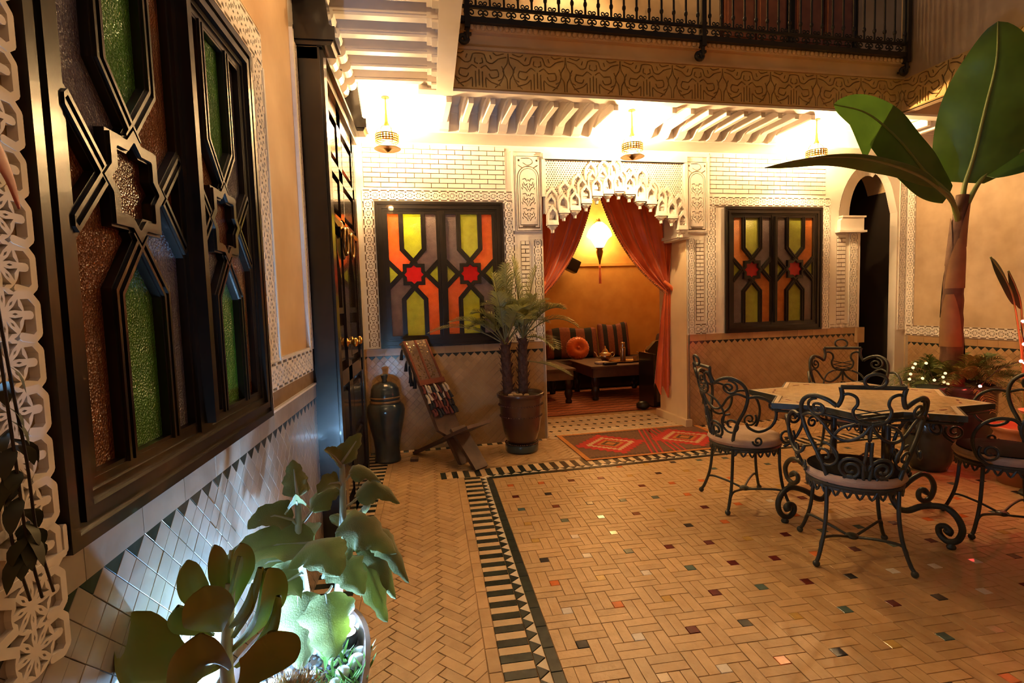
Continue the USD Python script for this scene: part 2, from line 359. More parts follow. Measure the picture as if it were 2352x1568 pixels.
# ------------------------------------------------------------------ diamond-tiled dado with a row of dark triangles
def dado(o, a0, a1, top, bottom, F, pitch, tmat, toR, limit=300):
    T, D = [], []
    hp = pitch/2
    tri_top = top-.075; rows = int((tri_top-bottom)/hp)+1
    clip = sbox(a0, bottom, a1, tri_top)
    n = int((a1-a0)/pitch)+2
    for r in range(rows+1):
        for k in range(-1, n):
            ca, cb = a0+k*pitch+(hp if r % 2 else 0), tri_top-r*hp
            q = Polygon([(ca-hp*.975, cb), (ca, cb-hp*.975), (ca+hp*.975, cb), (ca, cb+hp*.975)])
            if not clip.contains(q):
                q = q.intersection(clip)
                if q.is_empty or q.area < 1e-4 or q.geom_type != 'Polygon': continue
            P = list(q.exterior.coords)[:-1]; dark = r == 0
            b_ = MB().prism(P, .006, .0008, F, rng.uniform(.0005, .0016)); ctr = F(np.array([[ca, cb, 0]]))[0]
            (D if dark else T).append((toR(ctr), b_, 'tile_dark' if dark else tmat))
    k = a0
    C = []
    while k < a1-.02:
        e = min(k+.2, a1); C.append((toR(F(np.array([[k, top, 0]]))[0]), MB().box(k+.001, e-.001, tri_top+.002, top, .0, .011, F), tmat)); k += .2
    pieces(o, 'dado_tile', T, limit, view_key); pieces(o, 'border_triangle', D, 300, view_key); pieces(o, 'cap_tile', C, 300, view_key)
ident = lambda c: c
toRW = lambda c: W(c[0], c[1], c[2])

# ------------------------------------------------------------------ left wall
wl = thing('wall_left', 'left wall with a beige plaster panel, carved white bands and a tiled dado', 'wall', kind='structure')
g_ = sbox(-2.2, 0, 5.42, 3.5).difference(sbox(1.04, 1.07, 2.16, 2.40)).difference(sbox(3.14, .0, 4.44, 2.75))
part(wl, 'plaster', MB().poly(g_, .3, FL, -.3), 'plaster_white')
part(wl, 'plaster_panel', MB().box(2.392, 2.93, 1.236, 2.62, -.012, .002, FL).box(2.2, 2.93, 2.62, 3.3, -.012, .002, FL).box(.6, 2.2, 2.62, 3.3, -.012, .002, FL), 'plaster_beige')
mb, rc = MB(), MB()
band(mb, 1.216, .135, FL, 0, True, 2.235, 1.238); band(mb, 1.6, .135, FL, 0, False, .78, 2.455); band(mb, 3.0-2.235, .118, FL, 0, False, 2.235, 1.04+.078)
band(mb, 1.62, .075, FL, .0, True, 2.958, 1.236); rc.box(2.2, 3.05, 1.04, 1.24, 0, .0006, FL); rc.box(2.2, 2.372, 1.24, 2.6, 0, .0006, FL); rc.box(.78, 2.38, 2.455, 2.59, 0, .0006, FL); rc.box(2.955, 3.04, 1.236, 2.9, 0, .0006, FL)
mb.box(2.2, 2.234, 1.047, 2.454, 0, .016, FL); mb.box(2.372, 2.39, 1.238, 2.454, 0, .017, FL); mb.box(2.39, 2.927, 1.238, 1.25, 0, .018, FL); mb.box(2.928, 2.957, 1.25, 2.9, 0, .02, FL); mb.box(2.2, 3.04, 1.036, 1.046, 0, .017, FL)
part(wl, 'carved_band', mb, 'carved_white'); part(wl, 'band_recess', rc, 'carved_recess_shade')
# the wide pierced band left of the window: linked stars in a scalloped outline
mb, n_ = MB(), 0
for k in range(-2, 22):
    c = 1.075+k*.0765; cx = .905
    P = lambda rr, aa: (cx+rr*math.cos(aa), c+rr*math.sin(aa))
    out = Point(cx, c).buffer(.042, 8).union(LineString([(cx+.03, c+.030), (cx+.056, c+.031), (cx+.072, c+.015), (cx+.072, c-.032), (cx+.060, c-.041), (cx+.034, c-.036)]).buffer(.0068, 2)).union(LineString([(cx+.035, c-.002), (cx+.055, c-.002)]).buffer(.007, 2)).union(LineString([(cx-.03, c+.02), (cx-.075, c+.045)]).buffer(.008, 2)).union(LineString([(cx-.03, c-.02), (cx-.08, c-.03)]).buffer(.008, 2))
    hs = []
    for q in range(8):
        a = q*PI/4+PI/8
        hs.append(Polygon([P(.011, a), P(.024, a+.13), P(.0385, a+.27), P(.0335, a), P(.0385, a-.27), P(.024, a-.13)])); hs.append(Polygon([P(.017, a+PI/8), P(.023, a+PI/8+.09), P(.029, a+PI/8), P(.023, a+PI/8-.09)]))
    mb.poly(out.difference(unary_union(hs)), .016, FL, .004+(.001 if k % 2 else 0))
mb.poly(unary_union([LineString([(.84, 1.046), (.985, 1.046)]).buffer(.006, 2), LineString([(.99, 1.05), (.99, 1.09)]).buffer(.005, 2)]), .018, FL, .004)
part(wl, 'carved_band', mb, 'carved_white', label='wide pierced band of linked stars')
part(wl, 'band_recess', MB().box(.7, .99, 1.04, 2.6, 0, .003, FL), 'plaster_beige')
dado(wl, .25, 3.05, 1.036, .0, FL, .0747, 'dado_tile', ident)
part(wl, 'tile_bed', MB().box(-2.2, 3.05, 0, 1.03, 0, .0008, FL), 'dado_grout')
part(wl, 'dado_far', MB().box(4.46, 5.42, 0, 1.036, 0, .006, FL), 'dado_back')

# ------------------------------------------------------------------ lattice windows
def window(name, w, h, F, label, mirror, o=None, fw=.105, post=.075, cols=None, proud=.03, deep=False):
    "outer size w x h with its lower left corner at the frame's origin: frame, two sashes with star lattice, panes"
    win = thing(name, label, 'window', rotz=0 if F_is_room(F) else TH, kind='structure')
    fr = MB()
    for d, z1 in ((0, .05), (.022, .032), (.042, .052), (.062, .026), (.082, .014)):
        e = d+.024
        fr.poly(sbox(d, d, w-d, h-d).difference(sbox(e, e, w-e, h-e)), z1*.5+.05, F, -.05)
    fr.poly(sbox(w/2-post/2, fw*.8, w/2+post/2, h-fw*.8), .066, F, -.05); fr.poly(sbox(w/2-.014, fw, w/2+.014, h-fw), .03, F, .016)
    part(win, 'frame', fr, 'wood_black')
    sw = (w-2*fw-post)/2; sh = h-2*fw; U = sw/228.0; V = sh/583.0
    for side in (0, 1):
        x0 = fw+side*(sw+post); cx, cy = x0+sw/2, fw+295*V
        t = 10.5*U
        def T(P): return [(cx+x*U, cy+y*V) for x, y in P]
        ln = [LineString(T(q)).buffer(t, cap_style=2, join_style=2) for s in (-1, 1) for q in
              ([(s*50, 330), (s*50, 118), (-s*12, 46)], [(s*50, -330), (s*50, -118), (-s*12, -46)], [(s*116, 62), (s*50, -8)], [(s*116, -62), (s*50, 8)])]
        sq = lambda r: Polygon(T([(-r, -r), (r, -r), (r, r), (-r, r)])); dm = lambda r: Polygon(T([(-r, 0), (0, -r), (r, 0), (0, r)]))
        star, red = sq(50).union(dm(66)), sq(33).union(dm(45))
        lat = unary_union(ln).difference(star.buffer(-1e-4)).union(star.difference(red)); rect_ = sbox(x0, fw, x0+sw, fw+sh)
        rim = sbox(x0-.006, fw-.006, x0+sw+.006, fw+sh+.006).difference(sbox(x0+.01, fw+.01, x0+sw-.01, fw+sh-.01))
        lat = lat.intersection(rect_).union(rim)
        b_ = MB().poly(lat, .026, F, -.02)
        inner = unary_union([x.buffer(-t*.3).difference(x.buffer(-t*.7)) for x in ln]).difference(star).intersection(rect_).union(star.buffer(-3*U).difference(red.buffer(3*U)))
        b_.poly(inner, .007, F, .006)
        sash = part(win, 'sash', b_, 'wood_black')
        free = rect_.difference(unary_union([x.buffer(-t*.2) for x in ln]).union(star)).union(red)
        for q in sorted(free.geoms, key=lambda q: (q.centroid.y, q.centroid.x)):
            if q.area < 2e-4: continue
            dx, dy = (q.centroid.x-cx)/U, (q.centroid.y-cy)/V
            if abs(dx) < 12 and abs(dy) < 12: m = 'pane_red'
            elif abs(dx) < 12: m = 'C'
            elif abs(dy) < 22: m = 'T'
            else: m = 'O' if (dx < 0) == ((dy > 0) ^ bool(side)) else 'P'
            if mirror and m in 'OP': m = {'O': 'P', 'P': 'O'}[m]
            m = (cols or {}).get(m, m) if m != 'pane_red' else (cols or {}).get('R', m)
            part(sash, 'pane', MB().poly(q.buffer(.002), .004, F, -.018), m)
    return win
def F_is_room(F): return getattr(F, 'room', True)
def shift(F, a, b, room=True, c=0.0):
    G = lambda p: F(np.asarray(p, float)+[a, b, c])
    G.room = room; return G
window('window_1', 1.2, 1.40, shift(FL, 1.0, 1.034), 'near black star-lattice window of coloured glass in the left wall', True,
       cols=dict(C='pane_green', O='pane_amber', P='pane_violet', T='pane_amber', R='pane_wine'), proud=.05)
window('window_2', 1.27, 1.435, shift(FB, -.21, 1.048, False), 'black star-lattice window of coloured glass between the door and the palm, yellow at upper left', False,
       cols=dict(C='pane_lime', O='pane_orange', P='pane_purple', T='pane_lime'))
window('window_3', 1.272, 1.42, shift(FB, 3.607, 1.043, False), 'black star-lattice window of coloured glass right of the curtained doorway', False,
       cols=dict(C='pane_lime', O='pane_orange', P='pane_purple', T='pane_lime'))

# ------------------------------------------------------------------ far wall (its own turned frame: u along, v deep, z up)
wb = thing('wall_back', 'white carved plaster wall across the courtyard with a tiled dado', 'wall', rotz=TH, kind='structure')
DO0, DO1 = 1.482, 3.135
arch = Polygon([(5.43, 0), (5.43, 2.30)]+[(5.68+.25*math.cos(PI-a)*1.0, 2.38+.53*math.sin(a)) for a in np.linspace(.05, PI-.45, 14)]+[(5.93, 2.52), (5.96, 2.42), (5.96, 0)])
g_ = sbox(-.66, 0, 6.14, 3.5).difference(sbox(-.17, 1.085, 1.02, 2.445)).difference(sbox(3.647, 1.083, 4.839, 2.423)).difference(sbox(DO0, -.1, DO1, 2.93)).difference(arch.union(Polygon([(5.70, 2.3), (5.12, 2.34)]+[(5.62+.50*math.cos(a), 2.34+.68*math.sin(a)) for a in np.linspace(PI, PI*.42, 14)]).buffer(0)))
part(wb, 'plaster', MB().poly(g_, .1, FB, -.1), 'plaster_white')
g2 = sbox(-.66, 0, 6.14, 3.5).difference(sbox(-.3, .9, 1.2, 2.6)).difference(sbox(3.5, .9, 4.95, 2.6)).difference(sbox(DO0, -.1, DO1, 2.93)).difference(arch.buffer(.26))
part(wb, 'wall_core', MB().poly(g2, .5, FB, -.6), 'plaster_beige')
part(wb, 'jamb', MB().box(DO1-.004, DO1+.01, VB+.002, VB+.63, 0, 2.12), 'jamb_cream', label='cream plaster jamb at the right of the doorway')
part(wb, 'plinth', MB().box(DO1-.05, DO1+.012, VB-.05, VB+.66, 0, .085).box(DO1+.0, DO1+.03, VB-.05, VB-.001, 0, .085), 'jamb_cream')
part(wb, 'jamb', MB().box(DO0-.01, DO0+.004, VB+.002, VB+.63, 0, 2.12), 'jamb_cream')
# incised white bricks
def brick_field(u0, u1, z0, z1, rows, bw, name='brick', odd=0):
    rh = (z1-z0)/rows; out = []
    for r in range(rows):
        x = u0-(bw/2 if (r+odd) % 2 else 0)
        while x < u1-.005:
            a, b = max(x, u0), min(x+bw, u1)
            if b-a > .012: out.append((W((a+b)/2, VB, z0+r*rh), MB().prism([(a+.0034, z0+r*rh+.0034), (b-.0034, z0+r*rh+.0034), (b-.0034, z0+(r+1)*rh-.0034), (a+.0034, z0+(r+1)*rh-.0034)], .009, .0015, FB, 0), 'plaster_white'))
            x += bw
    return out
B = brick_field(-.305, 1.10, 2.625, 3.045, 9, .163)+brick_field(3.42, 4.93, 2.615, 3.05, 9, .163)
rcs = MB().box(-.305, 1.10, 2.625, 3.045, 0, .0008, FB).box(3.42, 4.93, 2.615, 3.05, 0, .0008, FB)
def ladder(u0, u1, z0, z1, rows):
    out, rh = [], (z1-z0)/rows
    for r in range(rows):
        cut = [u0, u1] if r % 2 else [u0, (u0+u1)/2, u1]
        for a, b in zip(cut[:-1], cut[1:]):
            out.append((W((a+b)/2, VB, z0+r*rh), MB().prism([(a+.004, z0+r*rh+.004), (b-.004, z0+r*rh+.004), (b-.004, z0+(r+1)*rh-.004), (a+.004, z0+(r+1)*rh-.004)], .009, .0015, FB, 0), 'plaster_white'))
    rcs.box(u0, u1, z0, z1, 0, .0008, FB); return out
B += ladder(1.245, 1.335, 1.2, 2.10, 21)+ladder(3.25, 3.345, 1.2, 2.10, 21)+ladder(5.10, 5.22, 1.1, 2.16, 22)
pieces(wb, 'brick', B, 300, view_key)
part(wb, 'brick_joint', rcs, 'joint')
mb, rc = MB(), MB()
def vband(u0, z0, z1, w): band(mb, z1-z0, w, FB, 0, True, u0, z0); rc.box(u0, u0+w, z0, z1, 0, .0006, FB)
def hband(u0, u1, z0, w): band(mb, u1-u0, w, FB, 0, False, u0, z0); rc.box(u0, u1, z0, z0+w, 0, .0006, FB)
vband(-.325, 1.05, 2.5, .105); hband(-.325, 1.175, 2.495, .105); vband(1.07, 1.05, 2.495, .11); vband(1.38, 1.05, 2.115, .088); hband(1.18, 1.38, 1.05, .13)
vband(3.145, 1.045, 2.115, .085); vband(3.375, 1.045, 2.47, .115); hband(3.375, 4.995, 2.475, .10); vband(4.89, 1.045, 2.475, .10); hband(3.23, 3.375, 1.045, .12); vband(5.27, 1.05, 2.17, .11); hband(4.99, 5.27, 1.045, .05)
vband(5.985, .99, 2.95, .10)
part(wb, 'carved_band', mb, 'carved_white'); part(wb, 'band_recess', rc, 'carved_recess_shade')
# arched arabesque panels beside the doorway
def arabesque(u0, u1, z0, z1):
    w, h = u1-u0, z1-z0; c = (u0+u1)/2
    arch_ = lambda d, top: unary_union([sbox(u0+d, z0+d*1.4, u1-d, top-(w/2-d)), Point(c, top-(w/2-d)).buffer(w/2-d, 10)])
    pl = sbox(u0, z0, u1, z1)
    h1 = arch_(.022, z1-.105).difference(arch_(.031, z1-.114)); h2 = arch_(.045, z1-.128).difference(arch_(.051, z1-.134))
    hs = [h1, h2, LineString(spline([(c-.07, z1-.03), (c+.02, z1-.03), (c+.05, z1-.07), (c+.0, z1-.1), (c-.05, z1-.075)], 16)).buffer(.004, 2), sbox(c-.07, z0+.045, c+.07, z0+.06)]
    z = z0+.11
    while z < z1-.24:
        for s in (-1, 1):
            for P in ([(.012, 0), (.03, .03), (.055, .045), (.06, .075)], [(.01, .075), (.035, .06), (.05, .09)], [(.015, .1), (.03, .125), (.058, .12)], [(.062, .02), (.07, .035)], [(.008, .035), (.014, .055)]):
                hs.append(LineString(spline([(c+s*x, z+y) for x, y in P], 10)).buffer(.0042, 2))
        hs.append(Point(c, z+.02).buffer(.006, 3)); hs.append(Point(c, z+.11).buffer(.008, 3)); z += .15
    for s in (-1, 1):
        hs += [Point(c+s*.095, z1-.05).buffer(.012, 4), LineString([(c+s*.06, z1-.125), (c+s*.1, z1-.1)]).buffer(.005, 2)]
    hs.append(pl.buffer(-.006).difference(pl.buffer(-.012)))
    part(wb, 'arabesque_panel', MB().poly(pl.difference(unary_union(hs)), .016, FB, .001), 'carved_white'); return u0, u1, z0, z1
rc = MB()
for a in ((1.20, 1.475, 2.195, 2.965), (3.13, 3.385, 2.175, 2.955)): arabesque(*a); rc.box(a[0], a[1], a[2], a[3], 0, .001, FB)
part(wb, 'panel_recess', rc, 'carved_recess_shade')
# moulded surround above the doorway
mb = MB()
for d, z in ((.0, .03), (.012, .045)): mb.poly(sbox(DO0+.0+d, 2.93-.0, DO1-d, 3.0-d), z, FB, .001)
mb.poly(sbox(DO0, 2.55, DO0+.035, 2.95), .03, FB, .001).poly(sbox(DO1-.035, 2.15, DO1+.0, 2.95), .03, FB, .001).poly(sbox(1.15, 3.0, 3.41, 3.03), .02, FB, .001).poly(sbox(3.385, 2.2, 3.41, 3.0), .02, FB, .001).poly(sbox(1.165, 2.2, 1.185, 3.0), .02, FB, .001)
part(wb, 'moulding', mb, 'plaster_white')
# stalactite hood in the doorway head: lattice plate, tiers of small corbels, pendants
cz = lambda u: 2.665-.42*abs((u-2.27)/.8)**1.35
lat = sbox(DO0+.03, 2.3, DO1-.03, 2.925); us = np.linspace(DO0+.02, DO1-.02, 60)
head = Polygon([(u, cz(u)+.11) for u in us]+[(DO1-.02, 2.93), (DO0+.02, 2.93)])
hs = []
for i in range(60):
    for j in range(18):
        x, z = DO0+.06+i*.0265+(.01325 if j % 2 else 0), 2.92-j*.022
        if z > cz(x)+.15 and x < DO1-.05: hs.append(Polygon([(x-.008, z), (x, z-.008), (x+.008, z), (x, z+.008)]))
hood = part(wb, 'stalactite_hood', MB().poly(head.difference(unary_union(hs)), .03, FB, -.035), 'carved_white')
part(wb, 'hood_backing', MB().poly(head, .01, FB, -.05), 'carved_recess_shade')
for row, (dz, out, n, dep) in enumerate(((.175, .03, 11, .05), (.085, .06, 14, .06), (.0, .09, 13, .06))):
    for i in range(n):
        st = (DO1-DO0-.06)/n; u = DO0+.03+(i+.5)*st; hh = st*.475
        zc = math.floor((cz(u)+dz-.02)/.05+.5)*.05+(.022 if (i+row) % 2 else 0)
        A_ = lambda k_, z0_, z1_: Polygon([(u-k_, z0_), (u+k_, z0_), (u+k_, z0_+(z1_-z0_)*.45), (u+k_*.8, z0_+(z1_-z0_)*.68), (u+k_*.3, z0_+(z1_-z0_)*.85), (u, z1_), (u-k_*.3, z0_+(z1_-z0_)*.85), (u-k_*.8, z0_+(z1_-z0_)*.68), (u-k_, z0_+(z1_-z0_)*.45)])
        nic, hole = A_(hh, zc-.03, zc+.155), A_(hh*.66, zc, zc+.115)
        b_ = MB().poly(nic.difference(hole), dep, FB, out-dep); b_.poly(hole, .012, FB, out-dep-.02)
        for x in (-.3, .3): b_.poly(sbox(u+x*hh-.003, zc, u+x*hh+.003, zc+.07), .02, FB, out-dep-.01)
        b_.box(u-hh, u+hh, zc-.05, zc-.025, out-.07, out+.012, FB).box(u-hh*.8, u+hh*.8, zc-.068, zc-.05, out-.06, out+.004, FB)
        b_.lathe([(hh*.8, zc-.066), (hh*.62, zc-.082), (hh*.36, zc-.098), (hh*.3, zc-.128), (.001, zc-.13)], 8, (u, VB-out+.03, 0))
        part(hood, 'stalactite', b_, 'carved_white')
part(wb, 'corbel_bracket', MB().box(DO1-.10, DO1+.004, VB-.012, VB+.55, 2.16, 2.42).tube([(DO1-.115, VB-.015, 2.40), (DO1-.13, VB-.02, 2.33), (DO1-.1, VB-.02, 2.27), (DO1-.07, VB-.02, 2.2)], [.022, .032, .03, .02], 8).box(DO1-.13, DO1+.02, VB-.04, VB+.6, 2.125, 2.16).box(DO1-.11, DO1+.012, VB-.03, VB+.6, 2.105, 2.125), 'plaster_white')
dado(wb, -.38, DO0-.03, 1.045, 0, FB, .0757, 'dado_back', toRW, 150); dado(wb, DO1+.03, 5.40, 1.045, 0, FB, .0757, 'dado_back', toRW, 150)
part(wb, 'tile_bed', MB().box(-.66, DO0-.005, 0, 1.04, 0, .0008, FB).box(DO1+.012, 5.42, 0, 1.04, 0, .0008, FB), 'dado_grout')
part(wb, 'dado_return', MB().box(DO1-.006, DO1+.002, VB-.012, VB, 0, 1.045).box(5.36, 5.46, VB-.05, VB-.006, .86, 1.045), 'dado_back')
# horseshoe arch of the dark passage at the right end: splayed soffit and impost
prof = [(2.33+0*a, a) for a in (0,)]
arc_o = [(5.62+.50*math.cos(a), 2.34+.68*math.sin(a)) for a in np.linspace(PI, PI*.42, 14)]; arc_i = [(5.69+.27*math.cos(a), 2.36+.53*math.sin(a)) for a in np.linspace(PI, PI*.42, 14)]
part(wb, 'arch_soffit', MB().grid(np.array([[FB(np.array([[*p, .004]]))[0] for p in arc_o], [FB(np.array([[*p, -.16]]))[0] for p in arc_i]])), 'plaster_white')
part(wb, 'impost', MB().poly(Polygon([(5.10, 2.19), (5.43, 2.19), (5.43, 2.36), (5.14, 2.36), (5.10, 2.31)]), .05, FB, 0).box(5.07, 5.45, 2.175, 2.20, 0, .075, FB).box(5.12, 5.45, 2.35, 2.37, 0, .06, FB), 'plaster_white')
part(wb, 'corner_post', MB().box(6.09, 6.14, VB-.03, VB, .99, 3.3), 'plaster_white')
# ------------------------------------------------------------------ passage, right wall, galleries, upper storey
std('passage_dark', (.02, .012, .008), None, 10, .8)  # near-black walls: darkness of the unlit passage put into the colour
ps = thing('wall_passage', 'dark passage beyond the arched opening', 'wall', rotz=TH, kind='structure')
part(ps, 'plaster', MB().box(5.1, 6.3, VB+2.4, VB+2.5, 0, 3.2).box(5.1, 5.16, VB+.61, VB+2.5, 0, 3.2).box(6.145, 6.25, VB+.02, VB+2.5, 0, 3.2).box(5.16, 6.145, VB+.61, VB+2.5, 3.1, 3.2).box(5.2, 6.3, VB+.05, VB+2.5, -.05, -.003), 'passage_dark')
wr = thing('wall_right', 'right wall of mottled tan plaster behind the banana plant', 'wall', rotz=TH, kind='structure')
part(wr, 'plaster', MB().box(6.1, 6.4, -2.2, VB, 0, 3.3), 'plaster_tan')
def FR(p): return np.stack([6.1-p[:, 2], -p[:, 0], p[:, 1]], 1)
mb = MB(); band(mb, 4.6, .12, FR, 0, False, -5.34, .925); band(mb, 1.9, .1, FR, 0, True, -5.34, 1.05)
part(wr, 'carved_band', mb, 'carved_white'); part(wr, 'band_recess', MB().box(-5.34, -.7, .925, 1.045, 0, .001, FR).box(-5.34, -5.24, 1.05, 2.95, 0, .001, FR), 'carved_recess_shade')
dado(wr, -5.3, -1.5, .915, 0, FR, .0757, 'dado_back', toRW, 120)
part(wr, 'tile_bed', MB().box(-5.34, 2, 0, .91, 0, .0008, FR), 'dado_grout')
# wall behind the camera
wf = thing('wall_front', 'plain plaster wall closing the courtyard behind the viewer', 'wall', kind='structure')
part(wf, 'plaster', MB().box(-.96, 6.9, -2.5, -2.2, 0, 5.2), 'plaster_tan')
# galleries around the court: slabs, fascias with carved frieze
VF, UL, UR_, XE = 4.30, .45, 4.80, .25
ZC, ZF0, ZF1 = 3.30, 3.175, 3.475
ce = thing('ceiling', 'white painted gallery ceilings above the walks', 'ceiling', rotz=TH, kind='structure')
part(ce, 'slab', MB().box(-1.1, 6.2, VF+.06, VB+.05, ZC, ZC+.3).box(UR_+.06, 6.2, -2.5, VF+.06, ZC, ZC+.3), 'white_paint')
part(ce, 'slab', MB().box(-.75, XE, -2.4, VF+.25, ZC, ZC+.3).xf(rotz(-TH)), 'white_paint')
part(ce, 'cornice', MB().box(-1.0, 6.15, 5.03, VB+.02, 3.06, ZC).box(-1.0, 6.15, 5.0, 5.05, 3.24, ZC), 'white_paint')
part(ce, 'edge_beam', MB().box(XE-.13, XE, -2.4, VF+.02, 3.15, ZC).box(XE-.145, XE-.125, -2.4, VF-.03, 3.2, ZC).xf(rotz(-TH)).box(UL-.24, 5.9, VF, VF+.1, 3.155, ZC), 'white_paint')
# scrolled brackets under the far gallery
def bracket(u):
    P = [(4.39, 3.165), (4.44, 3.165), (4.46, 3.19), (4.5, 3.20), (4.62, 3.21), (4.78, 3.19), (4.9, 3.13), (4.97, 3.075), (5.03, 3.07), (5.035, 3.3), (4.39, 3.3)]
    m_ = MB().poly(Polygon(P), .085, lambda p: np.stack([u-.0425+p[:, 2], p[:, 0], p[:, 1]], 1))
    m_.box(u-.052, u+.052, 4.385, 4.43, 3.165, 3.235).box(u-.06, u+.06, 4.38, 4.435, 3.235, 3.26).box(u-.022, u+.022, 4.44, 4.98, 3.12, 3.2)
    return m_
bs = [.46+.1832*k for k in range(9)]+[2.487+.1815*k for k in range(9)]+[5.3, 5.48]
for u in bs: part(ce, 'bracket', bracket(u), 'white_paint')
# joists with rolled ends under the left gallery
for k in range(9):
    y = 1.15+.2*k+.85*0+ (0.0); y = 2.45+.225*k if k else 2.45
    j = MB().box(-.58, XE-.14, y-.045, y+.045, 3.195, ZC).box(-.56, XE-.16, y-.028, y+.028, 3.18, 3.2)
    j.box(XE-.20, XE-.12, y-.055, y+.055, 3.17, ZC).box(XE-.17, XE-.13, y-.04, y+.04, 3.155, ZC)
    j.tube([(-.53, y-.05, 3.17), (-.53, y+.05, 3.17)], .045, 12).tube([(-.6, y-.05, 3.12), (-.6, y+.05, 3.12)], .055, 12).box(-.66, -.54, y-.04, y+.04, 3.15, ZC)
    part(ce, 'joist', j.xf(rotz(-TH)), 'white_paint')
gl = thing('trim_1', 'ochre carved frieze and plaster fascia of the gallery across the courtyard', 'gallery front', rotz=TH, kind='structure')
def frieze_holes(L, z0, z1):
    hs, h, n = [], z1-z0, max(1, int(L/.45)); p = L/n
    for k in range(n):
        c = (k+.5)*p
        for s in (-1, 1):
            for P in ([(.0, .93), (.05, .9), (.07, .72), (.12, .68), (.17, .8), (.24, .86)], [(.02, .55), (.06, .62), (.1, .5), (.16, .52), (.17, .35), (.11, .3), (.09, .4)], [(.03, .06), (.03, .45)], [(.0, .1), (.0, .5)],
                      [(.06, .06), (.06, .3), (.1, .2), (.18, .12)], [(.26, .95), (.25, .7), (.21, .5), (.245, .3), (.25, .05)], [(.13, .95), (.16, .9), (.22, .95)], [(.2, .62), (.22, .45), (.19, .2), (.14, .06)], [(.03, .8), (.035, .7), (.01, .66)], [(.1, .88), (.11, .8)], [(.21, .3), (.17, .24)]):
                hs.append(LineString(spline([(c+s*x*p/.52, z0+y_*h) for x, y_ in P], 10)).buffer(.0052, 2))
    return unary_union(hs)
def frieze(o, L, F, z0, z1, a0):
    hs = affinity.translate(frieze_holes(L, z0, z1), a0, 0); pl = sbox(a0, z0+.006, a0+L, z1-.004)
    part(o, 'frieze', MB().poly(pl.difference(hs), .014, F, .002), 'frieze_ochre')
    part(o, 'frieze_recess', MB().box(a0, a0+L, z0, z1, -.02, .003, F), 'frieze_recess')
def FG(p): return np.stack([p[:, 0], VF-p[:, 2], p[:, 1]], 1)
part(gl, 'fascia', MB().box(UL, 6.2, VF, VF+.1, ZF0, 3.66), 'plaster_beige')
part(gl, 'moulding', MB().box(UL, UR_, VF-.03, VF, ZF1, ZF1+.02).box(UL, UR_, VF-.05, VF+.02, 3.60, 3.66).box(UL, UR_, VF-.075, VF+.02, 3.655, 3.685), 'plaster_beige')
k = UL+.05
tt = MB()
while k < UR_-.05: tt.ball((k, VF-.056, 3.63), .017, 1, (1.2, .8, 1.3)); k += .047
part(gl, 'dentil_row', tt, 'plaster_beige', kind='stuff')
frieze(gl, UR_-UL, FG, ZF0, ZF1, UL)
g2_ = thing('trim_2', 'ochre carved frieze along the right gallery above the banana leaves', 'gallery front', rotz=TH, kind='structure')
def FGR(p): return np.stack([UR_-p[:, 2], -p[:, 0], p[:, 1]], 1)
part(g2_, 'fascia', MB().box(UR_, UR_+.1, -2.5, VF+.1, ZF0, 3.7), 'plaster_tan'); frieze(g2_, 3.6, FGR, ZF0, ZF1, -VF)
up = thing('wall_upper', 'upper storey walls of the gallery floor around the court', 'wall', rotz=TH, kind='structure')
part(up, 'plaster', MB().box(-1.0, 3.55, VB, VB+.15, 3.6, 5.3).box(5.35, 6.2, VB, VB+.15, 3.6, 5.3), 'plaster_beige')
part(up, 'plaster', MB().box(UR_, UR_+.15, -2.5, VF+.02, 3.7, 5.3), 'plaster_tan')
part(up, 'plaster', MB().box(-.7, -.6, -2.4, VB, 3.6, 5.3), 'plaster_tan')
part(up, 'floor_slab', MB().box(-.7, 6.2, VF, VB+.1, 3.6, 3.66), 'plaster_tan')
du = thing('door_2', 'red-brown wooden doors on the upper gallery behind the iron railing', 'door', rotz=TH, kind='structure')
part(du, 'frame', MB().box(3.55, 5.35, VB+.04, VB+.1, 3.66, 5.3), 'wood_brown')
for a in (3.62, 4.02, 4.5, 4.9):
    lf = part(du, 'leaf', MB().box(a, a+.37, VB, VB+.05, 3.68, 5.25).box(a+.03, a+.34, VB-.014, VB, 3.75, 4.25).box(a+.03, a+.34, VB-.014, VB, 4.32, 5.0), 'wood_red')
part(du, 'glass', MB().box(4.40, 4.49, VB-.01, VB+.01, 3.68, 5.2).box(5.28, 5.33, VB-.01, VB+.01, 3.68, 5.2), 'black_gap')
